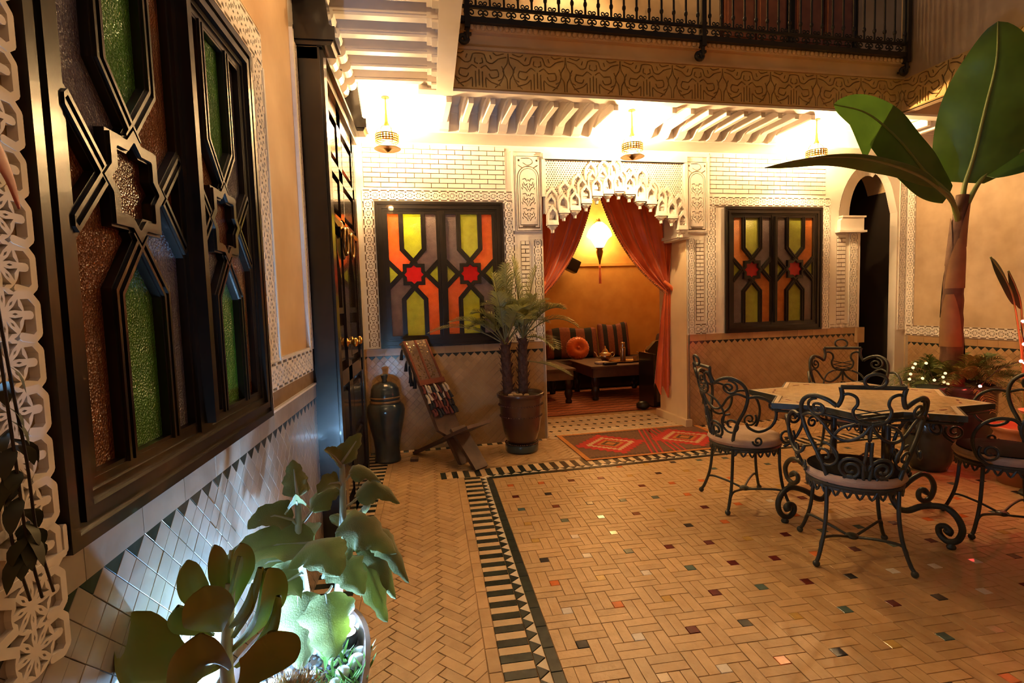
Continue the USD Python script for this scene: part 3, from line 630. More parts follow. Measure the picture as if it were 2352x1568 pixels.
# ------------------------------------------------------------------ big black door in the left wall
d1 = thing('door_1', 'tall black double door with raised panels and brass knockers in the left wall', 'door', kind='structure')
part(d1, 'frame', MB().box(3.05, 3.19, 0, 2.86, 0, .125, FL).box(3.075, 3.165, 0, 2.86, .12, .14, FL).box(4.47, 4.585, 0, 2.83, 0, .09, FL).box(3.05, 4.585, 2.80, 2.875, 0, .115, FL).box(3.05, 4.585, 2.865, 2.89, 0, .14, FL), 'wood_black')
for k in (0, 1):
    a0 = 3.19+k*.64; a1 = a0+.638
    lf = MB().box(a0, a1, .02, 2.80, .0, .06, FL)
    for s0, s1, b0, b1 in ((.0, .075, .02, 2.80), (.563, .638, .02, 2.80), (.0, .638, 2.69, 2.80), (.0, .638, 2.32, 2.40), (0, .638, 1.98, 2.06), (0, .638, .02, .15), (0, .638, .95, 1.05)):
        lf.box(a0+s0, a0+s1, b0, b1, .06, .088, FL)
    for b0, b1 in ((2.44, 2.65), (2.10, 2.29)): lf.prism([(a0+.12, b0), (a0+.52, b0), (a0+.52, b1), (a0+.12, b1)], .022, .012, FL, .06)
    for b0, b1 in ((.2, .52), (.58, .9)): lf.prism([(a0+.12, b0), (a0+.52, b0), (a0+.52, b1), (a0+.12, b1)], .022, .012, FL, .06)
    lf.prism([(a0+.15, 1.1), (a0+.49, 1.1), (a0+.49, 1.35), (a0+.15, 1.35)], .02, .01, FL, .06)
    ar = Polygon([(a0+.1, 1.42), (a0+.54, 1.42), (a0+.54, 1.93), (a0+.1, 1.93)]).difference(Polygon([(a0+.16, 1.46), (a0+.48, 1.46), (a0+.48, 1.66), (a0+.4, 1.8), (a0+.32, 1.9), (a0+.24, 1.8), (a0+.16, 1.66)]))
    lf.poly(ar, .02, FL, .06)
    L = part(d1, 'leaf', lf, 'wood_door')
    c = FL(np.array([[a0+(.53 if k == 0 else .11), 1.22, .088]]))[0]
    part(L, 'knob', MB().lathe([(.0, 0), (.03, 0), (.03, .008), (.012, .015), (.012, .035), (.027, .045), (.032, .06), (.02, .075), (.001, .078)], 16).xf(roty(PI/2), c), 'brass', True)
    c2 = FL(np.array([[a0+(.5 if k == 0 else .14), 1.98, .09]]))[0]
    kn = MB().lathe([(.0, 0), (.06, 0), (.055, .012), (.02, .022), (.001, .024)], 14).xf(roty(PI/2), c2)
    kn.tube([c2+np.array([.03, .075*math.cos(a), -.08+.085*math.sin(a)]) for a in np.linspace(0, 2*PI, 24, endpoint=False)], .011, 8, True)
    part(L, 'knocker', kn, 'brass_dark', True)
part(d1, 'pelmet', MB().poly(Polygon([(3.2, 2.02), (4.45, 2.02), (4.45, 2.0), (4.3, 1.98), (4.1, 2.0), (3.9, 1.975), (3.7, 2.0), (3.5, 1.975), (3.3, 2.0), (3.2, 1.98)]), .03, FL, .075), 'brass_dark', label='brass scalloped strip across the leaves')
for y in (3.12, 4.52):
    bk = MB()
    hw = .075
    bk.poly(Polygon([(0, 2.87), (.19, 2.87), (.205, 2.90), (.205, 2.965), (.185, 2.98), (.15, 3.3), (0, 3.3)]), 2*hw, lambda p: np.stack([XL+p[:, 0], y-hw+p[:, 2], p[:, 1]], 1))
    bk.box(XL, XL+.215, y-hw-.012, y+hw+.012, 2.895, 2.965)
    part(d1, 'corbel', bk, 'wood_black')
# ------------------------------------------------------------------ hanging brass lanterns
lant0 = None
def lantern(label, loc, group='brass lanterns under the galleries', bulb='bulb_warm'):
    global lant0
    if lant0 is not None and bulb == 'bulb_warm': return copy_of(lant0, label, loc, 0, group)
    t = thing('hanging_lantern', label, 'lantern', loc, 0, group)
    part(t, 'spire', MB().lathe([(.004, .43), (.006, .40), (.008, .32), (.016, .24), (.03, .205), (.012, .2), (.001, .2)], 14), 'brass', True)
    part(t, 'hook', MB().tube([(0, 0, .43), (0, 0, .47)], .005, 6).lathe([(.0, .45), (.035, .45), (.03, .462), (.0, .465)], 14), 'brass')
    for k in range(6):
        a = k*PI/3; part(t, 'rib', MB().tube(spline([(.02*math.cos(a), .02*math.sin(a), .21), (.075*math.cos(a), .075*math.sin(a), .18), (.1*math.cos(a), .1*math.sin(a), .125)], 8), .004, 5), 'brass')
    ring = sbox(0, 0, .628, .062)
    hs = [Point(.0131+i*.02617, .012+j*.019+(0)).buffer(.0062, 3) for i in range(24) for j in range(3)]
    m_ = trimesh.creation.extrude_polygon(ring.difference(unary_union(hs)), .002, engine='earcut'); m_ = m_.subdivide_to_size(.03); v = np.array(m_.vertices); a = v[:, 0]/.1
    part(t, 'pierced_band', MB().add(np.stack([(.1+v[:, 2])*np.cos(a), (.1+v[:, 2])*np.sin(a), v[:, 1]+.066], 1), m_.faces).lathe([(.1, .064), (.104, .068), (.1, .072)], 28).lathe([(.1, .124), (.104, .128), (.1, .132)], 28), 'brass')
    part(t, 'dish', MB().lathe([(.0, .062), (.055, .06), (.06, .045), (.085, .03), (.118, .008), (.112, .004), (.07, .016), (.03, .0), (.015, -.016), (.001, -.02)], 28), 'brass_dark', True)
    part(t, 'bulb', MB().ball((0, 0, .155), .036, 2), bulb)
    if bulb == 'bulb_warm': lant0 = t
    return t
lantern('brass hanging lantern in the left corner of the far gallery, nearest the black door', W(-.056, 4.88, 2.845))
lantern('brass hanging lantern above the curtained doorway', W(2.288, 4.9, 2.845))
lantern('brass hanging lantern at the right, partly behind the banana leaves', W(4.39, 4.9, 2.845))
lantern('dim brass hanging lantern under the left gallery near the star-lattice window', (-.2, 2.12, 2.845), bulb='bulb_dim')
lantern('brass hanging lantern on the upper gallery above the railing', W(1.9, 4.85, 4.9), bulb='bulb_mid')
lantern('dim brass hanging lantern under the gallery behind the viewer', (1.6, -.9, 2.845), bulb='bulb_dim')
# ------------------------------------------------------------------ the salon beyond the curtained doorway
std('rug_red', (.42, .13, .05), (.30, .08, .03), 40, .9, .3, 200); std('rug_dark', (.14, .04, .025), None, 40, .9)
std('satin_orange', (.85, .20, .04), (.70, .13, .03), 12, .32, .2, 30, sheen=.4)
std('curtain_red', (.62, .115, .025), (.52, .085, .02), 6, .3, .15, 180, sheen=.5, trans=.22)
std('fringe', (.35, .10, .03), None, 30, .6)
std('stripe_brown', (.26, .075, .035), (.18, .05, .025), 40, .85, .3, 180); std('stripe_black', (.018, .013, .012), None, 40, .85, .3, 180)
std('sofa_dark', (.05, .022, .015), None, 20, .8, .3, 100)
std('silver', (.75, .68, .55), (.6, .52, .4), 14, .22, .2, 60, metal=1); std('steel', (.6, .5, .38), None, 14, .25, metal=1)
std('glass_tea', (.5, .3, .1), None, 10, .08); std('cloth_white', (.8, .7, .55), None, 20, .8); std('plastic_black', (.015, .014, .014), None, 20, .35)
std('tile_thresh', (.66, .52, .36), (.56, .42, .28), 12, .35, .2, 40, vary=.12)
emit('shade_warm', (1., .62, .22), SALON)
sr = thing('wall_salon', 'orange plaster walls of the salon behind the doorway', 'wall', rotz=TH, kind='structure')
part(sr, 'plaster', MB().box(.2, 5.2, 8.95, 9.05, 0, 3.3).box(.1, .2, VB+.6, 9.0, 0, 3.3).box(4.75, 4.85, VB+.6, 9.0, 0, 3.3), 'plaster_salon')
part(sr, 'rear_plaster', MB().box(.1, 1.47, VB+.6, VB+.66, 0, 3.3).box(3.15, 4.85, VB+.6, VB+.66, 0, 3.3), 'plaster_salon')
part(sr, 'cornice', MB().box(.2, 4.8, 8.93, 8.955, 2.08, 2.13), 'plaster_salon')
part(sr, 'ceiling_plaster', MB().box(.1, 4.85, VB+.5, 9.05, 3.25, 3.35), 'white_paint')
fs = thing('floor_salon', 'tiled threshold and floor of the salon, cream tiles with small dark diamonds', 'floor', rotz=TH, kind='structure')
part(fs, 'bed', MB().box(.1, 4.85, VB-.07, 9.0, -.12, -.004), 'mortar')
T_, I_ = [], []
for i in range(17):
    for j in range(9):
        u, v = 1.492+i*.1, VB-.075+.02+j*.105
        if u+.1 > 3.14: continue
        c = .03
        T_.append((W(u, v), MB().prism([(u+c, v+.001), (u+.1-c, v+.001), (u+.099, v+c), (u+.099, v+.105-c), (u+.1-c, v+.104), (u+c, v+.104), (u+.001, v+.105-c), (u+.001, v+c)], .012, .001, FZ, -.012), 'tile_thresh'))
        if i: I_.append((W(u, v), MB().prism([(u, v-c*.9), (u+c*.9, v), (u, v+c*.9), (u-c*.9, v)], .012, .001, FZ, -.012), 'tile_dark' if j % 2 else 'inset_white'))
pieces(fs, 'tile', T_, 200, view_key); pieces(fs, 'inset_tile', I_, 200, view_key)
rg = thing('salon_rug', 'rust-red patterned carpet covering the salon floor under the low tables', 'rug', W(3.2, 7.4), TH)
rb = part(rg, 'pile', MB().box(-1.9, .72, -1.02, .74, .0, .012), 'rug_red')
mb = MB()
for k in range(11):
    y = -.95+k*.16
    zig = [(-1.85+i*.1, y+(.025 if i % 2 else -.025)) for i in range(26)]
    mb.poly(LineString(zig).buffer(.012, 1), .0015, FZ, .012)
part(rg, 'woven_pattern', mb, 'rug_dark')
def rbox(x0, x1, y0, y1, z0, z1, r=.05, n=8):
    "soft rounded box"
    m_ = trimesh.creation.box((1, 1, 1)).subdivide().subdivide().subdivide(); v = np.array(m_.vertices)*2
    a, b, c = (x1-x0)/2, (y1-y0)/2, (z1-z0)/2; h = np.array([a, b, c]); r = min(r, a, b, c)
    p = v*h; q = np.clip(p, -(h-r), h-r); d = p-q; L = np.linalg.norm(d, axis=1, keepdims=True)
    p = np.where(L > 1e-9, q+d/np.maximum(L, 1e-9)*r, p)
    return MB().add(p+[(x0+x1)/2, (y0+y1)/2, (z0+z1)/2], m_.faces)
sf = thing('sofa', 'long low dark banquette along the salon walls', 'sofa', W(2.9, 8.5), TH)
part(sf, 'base', MB().box(-2.2, 1.75, -.28, .40, .0, .24).box(1.05, 1.75, -1.9, -.28, 0, .24), 'wood_black')
part(sf, 'seat', rbox(-2.2, 1.75, -.31, .40, .24, .47, .07), 'sofa_dark', True); part(sf, 'seat', rbox(1.05, 1.78, -1.9, -.3, .24, .47, .07), 'sofa_dark', True)
def striped(name, label, u, v, w, h, rot, z=.47, seed=0, lean=-.22, wave=.0):
    t = thing(name, label, 'cushion', W(u, v, z), TH+rot, 'striped back cushions on the banquette')
    n, k = 10, 36
    X = np.linspace(-w/2, w/2, k)
    for i0, i1, m in ((0, 4, 'stripe_brown'), (4, 9, 'stripe_black'), (9, 16, 'stripe_brown'), (16, 20, 'stripe_black'), (20, 26, 'stripe_brown'), (26, 31, 'stripe_black'), (31, 35, 'stripe_brown')):
        rows = []
        for i in range(i0, i1+1):
            x = X[i]; e = (1-(abs(x)/(w/2))**6)**.5 if abs(x) < w/2 else 0.0
            hh = h*(.94+.06*e+wave*math.sin(9*x+seed)); dd = .085*(.25+.75*e)
            a = np.linspace(0, 2*PI, 17)
            rows.append(np.stack([np.full(17, x), dd*np.sign(np.cos(a))*abs(np.cos(a))**.6*1.0, hh/2+hh/2*np.sign(np.sin(a))*abs(np.sin(a))**.5], 1) @ rotx(lean).T)
        b_ = MB().grid(np.array(rows))
        if i0 == 0 or i1 == 35:
            r_ = rows[0] if i0 == 0 else rows[-1]; b_.add(np.vstack([r_.mean(0), r_]), [[0, q+1, q+2] for q in range(16)])
        part(t, 'stripe', b_, m, True)
    return t
striped('back_cushion', 'striped back cushion at the left end of the banquette, behind the palm', 1.90, 8.70, .96, .50, 0, seed=1, wave=.02)
striped('back_cushion', 'striped back cushion behind the round orange cushion', 2.90, 8.70, .93, .54, 0, seed=3, wave=.03)
striped('back_cushion', 'striped back cushion at the right, behind the steel flask', 3.67, 8.66, .56, .60, .0, seed=5, wave=.05)
sb = single('side_cushion', rbox(-.1, .1, -.6, .6, 0, .4, .09).xf(roty(.2)).xf(rotz(TH), W(4.42, 8.0, .48)), 'sofa_dark', 'dark brown plain cushion along the right side of the salon', 'cushion', smooth=True)
rc_ = thing('round_cushion', 'round pleated orange satin cushion with a button centre on the banquette', 'cushion', W(2.86, 8.34, .675), TH)
prof = [(.001, -.115), (.06, -.12), (.13, -.11), (.18, -.07), (.198, 0), (.185, .06), (.14, .1), (.08, .095), (.04, .065), (.001, .05)]
part(rc_, 'cover', MB().lathe(prof, 72, flute=lambda w: 1+.025*np.cos(24*w)).xf(rotx(PI/2-.3)), 'satin_orange', True)
part(rc_, 'button', MB().ball((0, 0, .06), .03, 2).xf(rotx(PI/2-.3)), 'satin_orange', True)
def low_table(label, x0, x1, y0, y1, loc):
    t = thing('low_table', label, 'table', loc, TH)
    part(t, 'top', MB().box(x0, x1, y0, y1, .475, .505, bev=.006), 'wood_brown')
    ap = MB()
    for a, b, c, d in ((x0+.03, x1-.03, y0+.03, y0+.055), (x0+.03, x1-.03, y1-.055, y1-.03), (x0+.03, x0+.055, y0+.03, y1-.03), (x1-.055, x1-.03, y0+.03, y1-.03)): ap.box(a, b, c, d, .34, .475)
    part(t, 'apron', ap, 'wood_brown')
    for sx in (x0+.09, x1-.09):
        for sy in (y0+.09, y1-.09):
            part(t, 'leg', MB().lathe([(.001, 0), (.045, 0), (.05, .03), (.035, .06), (.05, .09), (.062, .14), (.05, .19), (.036, .21), (.055, .24), (.06, .3), (.06, .475), (.001, .475)], 14, (sx, sy, 0)), 'wood_black', True)
    return t
ta = low_table('low dark wooden table with turned legs carrying the tea things', -.57, .60, -.5, .5, W(3.2, 7.58, .0125))
tb = low_table('low dark wooden table with turned legs behind the palm pot, left of the tea table', -.55, .52, -.5, .5, W(1.86, 7.52, .0125))
ZT = .518
tr = thing('tray', 'oval dark tray on the tea table under the flask', 'tray', W(3.28, 7.45, ZT), TH)
part(tr, 'plate', MB().lathe([(.001, .004), (.2, .004), (.225, .02), (.23, .02), (.21, 0), (.001, 0)], 30).xf(np.diag([1.2, .75, 1])), 'brass_dark', True)
def teapot(label, loc, s):
    t = thing('teapot', label, 'teapot', loc, TH, None)
    q = lambda P: [(r*s, z*s) for r, z in P]
    part(t, 'body', MB().lathe(q([(.001, 0), (.05, 0), (.055, .015), (.09, .05), (.1, .085), (.08, .12), (.05, .14), (.001, .142)]), 24), 'silver', True)
    part(t, 'lid', MB().lathe(q([(.05, .14), (.045, .155), (.025, .185), (.01, .2), (.016, .215), (.001, .235)]), 20), 'silver', True)
    part(t, 'spout', MB().tube(np.array([(-.09, 0, .05), (-.135, 0, .075), (-.15, 0, .12), (-.175, 0, .145)])*s, np.array([.018, .014, .01, .008])*s, 8), 'silver', True)
    part(t, 'handle', MB().tube(spline(np.array([(.08, 0, .11), (.135, 0, .125), (.15, 0, .08), (.09, 0, .04)])*s, 14), .007*s, 8), 'silver', True)
teapot('round silver teapot on the tea table, left of the steel flask', W(3.06, 7.62, ZT+.01), 1.0)
teapot('small silver teapot at the right end of the tea table', W(3.70, 7.50, ZT), .95)
fl_ = thing('flask', 'tall polished steel flask standing on the tray', 'flask', W(3.30, 7.50, ZT+.005), TH)
part(fl_, 'body', MB().lathe([(.001, 0), (.042, 0), (.042, .2), (.036, .22), (.001, .22)], 20), 'steel', True); part(fl_, 'cap', MB().lathe([(.036, .22), (.036, .27), (.03, .29), (.001, .292)], 20), 'steel', True)
for k, (u, v) in enumerate(((3.46, 7.42), (3.54, 7.46), (3.58, 7.36))):
    single('tea_glass', MB().lathe([(.001, .004), (.024, .004), (.03, .08), (.028, .08), (.022, .008), (.001, .008)], 14, W(u, v, ZT)), 'glass_tea', ('left', 'rear', 'front')[k]+' of three small amber tea glasses on the tea table', 'glass', 'tea glasses', smooth=30)
single('napkin', rbox(-.1, .1, -.06, .06, 0, .035, .015).xf(rotz(TH+.2), W(2.90, 7.36, ZT)), 'cloth_white', 'folded white napkin on the tea table beside the teapot', 'napkin', smooth=True)
single('small_box', rbox(-.1, .1, -.04, .04, 0, .04, .012).xf(rotz(TH), W(2.95, 7.17, ZT)), 'plastic_black', 'small black box on the near left corner of the tea table', 'box', smooth=True)
# sconce
sc = thing('wall_lamp', 'glowing glass wall lamp with a brass stem and red tassel on the salon wall', 'lamp', W(3.44, 8.74, 2.22), TH)
part(sc, 'shade', MB().lathe([(.001, .16), (.07, .17), (.11, .24), (.15, .31), (.215, .36), (.22, .38), (.19, .46), (.13, .54), (.06, .60), (.001, .61)], 28), 'shade_warm', True)
part(sc, 'stem', MB().lathe([(.001, -.13), (.012, -.12), (.022, -.06), (.045, .02), (.062, .09), (.05, .14), (.075, .16), (.001, .165)], 18), 'brass_dark', True)
part(sc, 'bracket', MB().tube([(0, .0, .62), (0, .1, .66), (0, .21, .6)], .012, 8).lathe([(.001, .6), (.03, .61), (.02, .65), (.001, .68)], 12), 'brass_dark', True)
part(sc, 'tassel', MB().lathe([(.001, -.13), (.016, -.15), (.02, -.19), (.013, -.2), (.024, -.28), (.026, -.46), (.001, -.46)], 12), 'satin_orange', True, label='red tassel')
sp = thing('loudspeaker', 'small black loudspeaker tilted on the salon wall left of the lamp', 'loudspeaker', W(2.86, 8.74, 2.12), TH)
part(sp, 'cabinet', rbox(-.19, .19, -.1, .1, -.11, .11, .02).xf(roty(.45)), 'plastic_black', 30); part(sp, 'bracket', MB().tube([(0, .05, 0), (0, .2, .05)], .02, 8), 'plastic_black')
ch = thing('wooden_chest', 'dark carved wooden chest seat just inside the doorway at the right', 'chest', W(3.47, 6.70, .0125), TH)
part(ch, 'body', MB().box(-.21, .22, -.32, .1, .07, .56, bev=.02), 'sofa_dark'); part(ch, 'back', MB().poly(Polygon([(-.14, .5), (.22, .5), (.22, .82), (.1, .88), (-.02, .86), (-.14, .74)]), .08, lambda p: np.stack([p[:, 0], .02+p[:, 2], p[:, 1]], 1)), 'wood_black')
part(ch, 'side', MB().box(-.24, -.2, -.34, .1, .02, .72, bev=.01), 'wood_black')
for x, y in ((-.17, -.27), (.17, -.27), (-.17, .05), (.17, .05)): part(ch, 'foot', MB().ball((x, y, .045), .045, 2, (1, 1, 1)), 'wood_black', True)
single('foot_ball', MB().lathe([(.001, 0), (.05, .0), (.085, .03), (.085, .07), (.05, .1), (.001, .105)], 18, W(3.1, 6.42)), 'plastic_black', 'round dark door stop on the salon floor beside the chest', 'door stop', smooth=True)
# curtains
def curtain(label, top, tie, sag, seed, tail=None, n=90, m=30):
    t = thing('curtain', label, 'curtain', rotz=TH)
    rows = []
    for i in range(n):
        f = i/(n-1); u0 = top[0]+(top[1]-top[0])*f; d = (i % 1)
        s = np.linspace(0, 1, m)
        tx, tz = tie[0]+tie[2]*(f-.5), tie[1]+tie[3]*(f-.5)
        sg = sag*f
        U_ = u0+(tx-u0)*(s**1.5*.75+s*.25); Z_ = 2.78+(tz-2.78)*s-sg*np.sin(PI*s)*.55
        fold = np.sin(f*26+seed+1.4*np.sin(f*7))*.042*(1-.5*s)+.006*np.sin(f*61+seed)
        V_ = VB+.36+fold+.02*np.sin(3*s+seed)
        rows.append(np.stack([U_, V_, Z_], 1))
    cl = part(t, 'cloth', MB().grid(np.array(rows)), 'curtain_red', True)
    e = rows[-1]
    fr = MB().tube(e+[0, -.006, 0], .009, 6)
    part(cl, 'hem', fr, 'satin_orange', True)
    tb_ = MB()
    for P in spline(e, 70)[6::1]: tb_.ball(P+[0, -.005, -.02], .0105, 1, (1, 1, 1.5))
    part(cl, 'fringe', tb_, 'fringe', True, kind='stuff')
    part(t, 'tie_band', MB().tube([(tie[0]-.05*np.sign(tie[2] or 1), VB+.33, tie[1]-.03), (tie[0], VB+.30, tie[1]+.02), (tie[0]+.06*np.sign(tie[2] or 1), VB+.34, tie[1]+.08)], .02, 8), 'satin_orange', True)
    if tail:
        R_ = []
        for i in range(26):
            f = i/25; s = np.linspace(0, 1, 18)
            w = .04+.13*s**.8
            R_.append(np.stack([tie[0]+tail[0]*s+(f-.5)*w*2, VB+.36+.02*np.sin(f*22)*(.4+s), tie[1]+(tail[1]-tie[1])*s*(1-.12*abs(f-.5)-.05*math.sin(f*22))], 1))
        part(t, 'tail', MB().grid(np.array(R_)), 'curtain_red', True)
    return t
curtain('rust-red satin curtain drawn to the left side of the doorway', (1.47, 2.205), (1.53, 1.60, .02, -.16), .22, 1.0)
curtain('rust-red satin curtain drawn to the right side of the doorway', (3.16, 2.225), (3.10, 1.58, -.02, -.10), .22, 4.0, (-.02, .33))

# the lit room behind the star-lattice window left of the doorway
rm = thing('wall_room', 'walls of the small room behind the star-lattice window by the palm', 'wall', rotz=TH, kind='structure')
part(rm, 'plaster', MB().box(-.7, -.65, VB+.1, VB+1.6, 0, 3.3).box(1.3, 1.35, VB+.6, VB+1.6, 0, 3.3).box(-.7, 1.35, VB+1.55, VB+1.6, 0, 3.3).box(-.7, 1.35, VB+.1, VB+1.6, 3.2, 3.3).box(-.7, 1.35, VB+.6, VB+1.6, 0, .02), 'plaster_salon')
emit('bulb_room', (1., .72, .34), 2200.0)
gl_ = thing('globe_lamp', 'glowing lamp in the room behind the upper left panes of the star-lattice window', 'lamp', W(-.06, VB+.36, 2.36), TH)
part(gl_, 'globe', MB().ball((0, 0, 0), .05, 2), 'bulb_room', True); part(gl_, 'cord', MB().tube([(0, 0, .05), (0, 0, .84)], .006, 6), 'plastic_black')
# ------------------------------------------------------------------ kilim
std('kilim_brown', (.20, .105, .05), (.12, .055, .03), 60, .95, .4, 260); std('kilim_red', (.55, .035, .028), (.45, .028, .022), 40, .95, .4, 260)
std('kilim_orange', (.62, .25, .05), (.5, .18, .04), 40, .95, .4, 260); std('kilim_cream', (.72, .5, .28), None, 40, .95, .4, 260); std('kilim_dark', (.10, .05, .03), None, 40, .95)
kl = thing('kilim_rug', 'flat-woven red and brown rug with two stepped diamonds and an orange edge before the doorway', 'rug', W(2.42, 4.93), TH)
hx, hy = .83, .475
kb = part(kl, 'ground', MB().box(-hx, hx, -hy, hy, .0012, .006), 'kilim_brown')
part(kl, 'edge', MB().poly(sbox(-hx, -hy, hx, hy).difference(sbox(-hx+.05, -hy+.035, hx-.05, hy-.03)), .0012, FZ, .006), 'kilim_orange')
for c in (-.40, .43):
    for r, m in ((.36, 'kilim_red'), (.25, 'kilim_cream'), (.19, 'kilim_red'), (.14, 'kilim_orange'), (.10, 'kilim_dark'), (.06, 'kilim_orange')):
        st = []
        for k in range(7):
            a = r*(1-k/6.5); st.append(sbox(c-a, -r*1.02*(k+1)/7, c+a, r*1.02*(k+1)/7))
        part(kl, 'diamond', MB().poly(unary_union(st), .0009, FZ, .006+.0009*(.38-r)*3), m)
rb_ = MB(); rb2 = MB()
for k in range(9):
    x = .015+(k-4)*.0
    pass
for s, m in ((-1, rb_), (1, rb_)):
    for j in range(3):
        m.poly(Polygon([(.015+s*(.055+j*.055), -hy+.04), (.015+s*(.075+j*.055), -hy+.04), (.015+s*(.0+j*.055+.0)+.2, hy-.04), (.015+s*(-.02+j*.055)+.2, hy-.04)]).buffer(0), .001, FZ, .0062)
for k in range(26):
    x = -.02+k*.0
for i in range(40):
    x = -hx+.07+i*.042
    rb2.poly(Polygon([(x, hy-.075), (x+.021, hy-.05), (x+.042, hy-.075), (x+.021, hy-.1)]), .001, FZ, .006).poly(Polygon([(x, -hy+.08), (x+.021, -hy+.055), (x+.042, -hy+.08), (x+.021, -hy+.105)]), .001, FZ, .006)
part(kl, 'stripe', rb_, 'kilim_red'); part(kl, 'lozenge_row', rb2, 'kilim_dark')
# ------------------------------------------------------------------ ginger jar
std('glaze_blue', (.035, .055, .06), (.025, .038, .042), 9, .16, .15, 25, coat=.4); std('glaze_brown', (.25, .14, .06), (.18, .10, .04), 20, .25); std('glaze_oxblood', (.075, .024, .018), (.05, .016, .013), 8, .18, .15, 30, coat=.4)
jr = thing('ginger_jar', 'tall lidded dark blue-grey ceramic jar with brown bands in the corner by the door', 'jar', (-.452, 5.03, 0))
part(jr, 'body', MB().lathe([(.001, .0), (.122, 0), (.125, .02), (.118, .05), (.116, .12), (.128, .22), (.155, .34), (.174, .44), (.178, .49), (.168, .53), (.145, .555), (.135, .565)], 40), 'glaze_blue', True)
part(jr, 'shoulder_band', MB().lathe([(.137, .562), (.146, .57), (.14, .582), (.133, .588)], 40), 'glaze_brown', True)
lid = part(jr, 'lid', MB().lathe([(.134, .588), (.138, .60), (.134, .64), (.128, .69), (.105, .73), (.06, .752), (.03, .757), (.001, .758)], 40), 'glaze_blue', True)
part(lid, 'band', MB().lathe([(.137, .606), (.142, .61), (.142, .618), (.137, .622)], 40), 'glaze_brown', True); part(lid, 'knob', MB().lathe([(.026, .755), (.022, .775), (.03, .80), (.034, .82), (.026, .828), (.001, .83)], 24), 'glaze_blue', True)
single('wooden_wedge', MB().prism([(-.24, 4.93), (-.17, 4.92), (-.165, 4.98), (-.235, 4.99)], .035, .008), 'wood_brown', 'small brown wooden block on the floor at the foot of the ginger jar', 'block')
# ------------------------------------------------------------------ two-plank chair with a tasselled textile
std('textile_gold', (.24, .135, .05), (.10, .05, .025), 70, .55, .6, 160, sheen=.3); std('textile_red', (.20, .05, .02), None, 40, .8); std('tassel_black', (.02, .016, .014), None, 40, .8); std('tassel_cream', (.58, .44, .28), None, 30, .6); std('tassel_red', (.16, .03, .02), None, 40, .8)
PH = math.radians(-50)
pc = thing('plank_chair', 'two-plank reclining wooden chair leaning by the wall, under a tasselled textile', 'chair', W(.36, 4.86), TH)
# local frame: profile direction p (right and to the viewer), width w, height z
pd = np.array([math.cos(PH), math.sin(PH), 0]); wd = np.array([-math.sin(PH), math.cos(PH), 0])
def FP(p): return p[:, :1]*pd+p[:, 1:2]*wd+p[:, 2:]*np.array([0, 0, 1.])
def plank(prof, w0, w1, th, a, b):
    "a board along the line a->b in the (p,z) plane; prof is its half-width outline"
    a, b = np.array(a), np.array(b); d = (b-a)/np.linalg.norm(b-a); nrm = np.array([-d[1], d[0]]); L = np.linalg.norm(b-a)
    def G(q): return FP(np.stack([a[0]+d[0]*q[:, 0]+nrm[0]*q[:, 2], q[:, 1], a[1]+d[1]*q[:, 0]+nrm[1]*q[:, 2]], 1))
    return G, L
BA, BB = (.20, .0), (-.40, 1.10)
G, Lb = plank(None, 0, 0, 0, BA, BB)
part(pc, 'back_plank', MB().poly(Polygon([(0, -.025), (.03, -.04), (.2, -.06), (.30, -.07), (.36, -.135), (Lb, -.14), (Lb, .14), (.36, .135), (.30, .07), (.2, .06), (.03, .04), (0, .025)]), .035, G, -.02), 'wood_brown')
SA, SB_ = (-.44, .012), (.42, .40)
G2, Ls = plank(None, 0, 0, 0, SA, SB_)
part(pc, 'seat_plank', MB().poly(Polygon([(0, -.035), (.3, -.06), (.5, -.085), (.62, -.15), (Ls, -.155), (Ls, .155), (.62, .15), (.5, .085), (.3, .06), (0, .035)]), .03, G2, -.015), 'wood_brown')
part(pc, 'prop', MB().poly(Polygon([(.02, -.09), (.46, -.09), (.46, .09), (.02, .07)]), .03, plank(None, 0, 0, 0, (.46, .0), (.18, .32))[0], 0), 'wood_brown')
tx = thing('saddle_cloth', 'gold-embroidered textile with red bands and dark tassels draped over the plank chair', 'textile', W(.36, 4.86), TH)
part(tx, 'cloth', MB().box(.82, Lb+.01, -.15, .15, -.032, -.022, G).box(Lb-.002, Lb+.016, -.15, .15, -.03, .03, G).box(Lb-.22, Lb+.012, -.14, .14, .018, .028, G), 'textile_gold')
for y0 in (-.15, -.018, .125): part(tx, 'stripe', MB().box(.82, Lb+.014, y0, y0+.024, -.037, -.03, G), 'textile_red')
part(tx, 'end_band', MB().box(.80, .85, -.16, .16, -.045, -.02, G), 'textile_red')
std('sequin', (.85, .68, .40), None, 10, .2, metal=1)
sq_ = MB(); q = random.Random(21)
for k in range(90): x, y = q.uniform(.86, Lb), q.choice([-.11, -.085, -.05, .03, .06, .09])+q.uniform(-.012, .012); sq_.box(x-.004, x+.004, y-.004, y+.004, -.0355, -.032, G)
part(tx, 'sequins', sq_, 'sequin', kind='stuff')
q = random.Random(3)
def tassel(x, y, L, m, o=-.04):
    b_ = MB().tube(G(np.array([(x, y, o), (x-.02, y, o-.008), (x-L*.5, y+q.uniform(-.01, .01), o-.012), (x-L, y+q.uniform(-.015, .015), o-.01)])), [.006, .013, .012, .017], 7)
    part(tx, 'tassel', b_, m, True)
for r in range(4):
    for c in range(9):
        tassel(.80-r*.075-q.uniform(0, .02), -.145+c*.036+q.uniform(-.006, .006), .075+q.uniform(0, .02), q.choice(['tassel_black', 'tassel_cream', 'tassel_cream', 'tassel_red'] if r < 2 else ['tassel_black', 'tassel_black', 'tassel_red']))
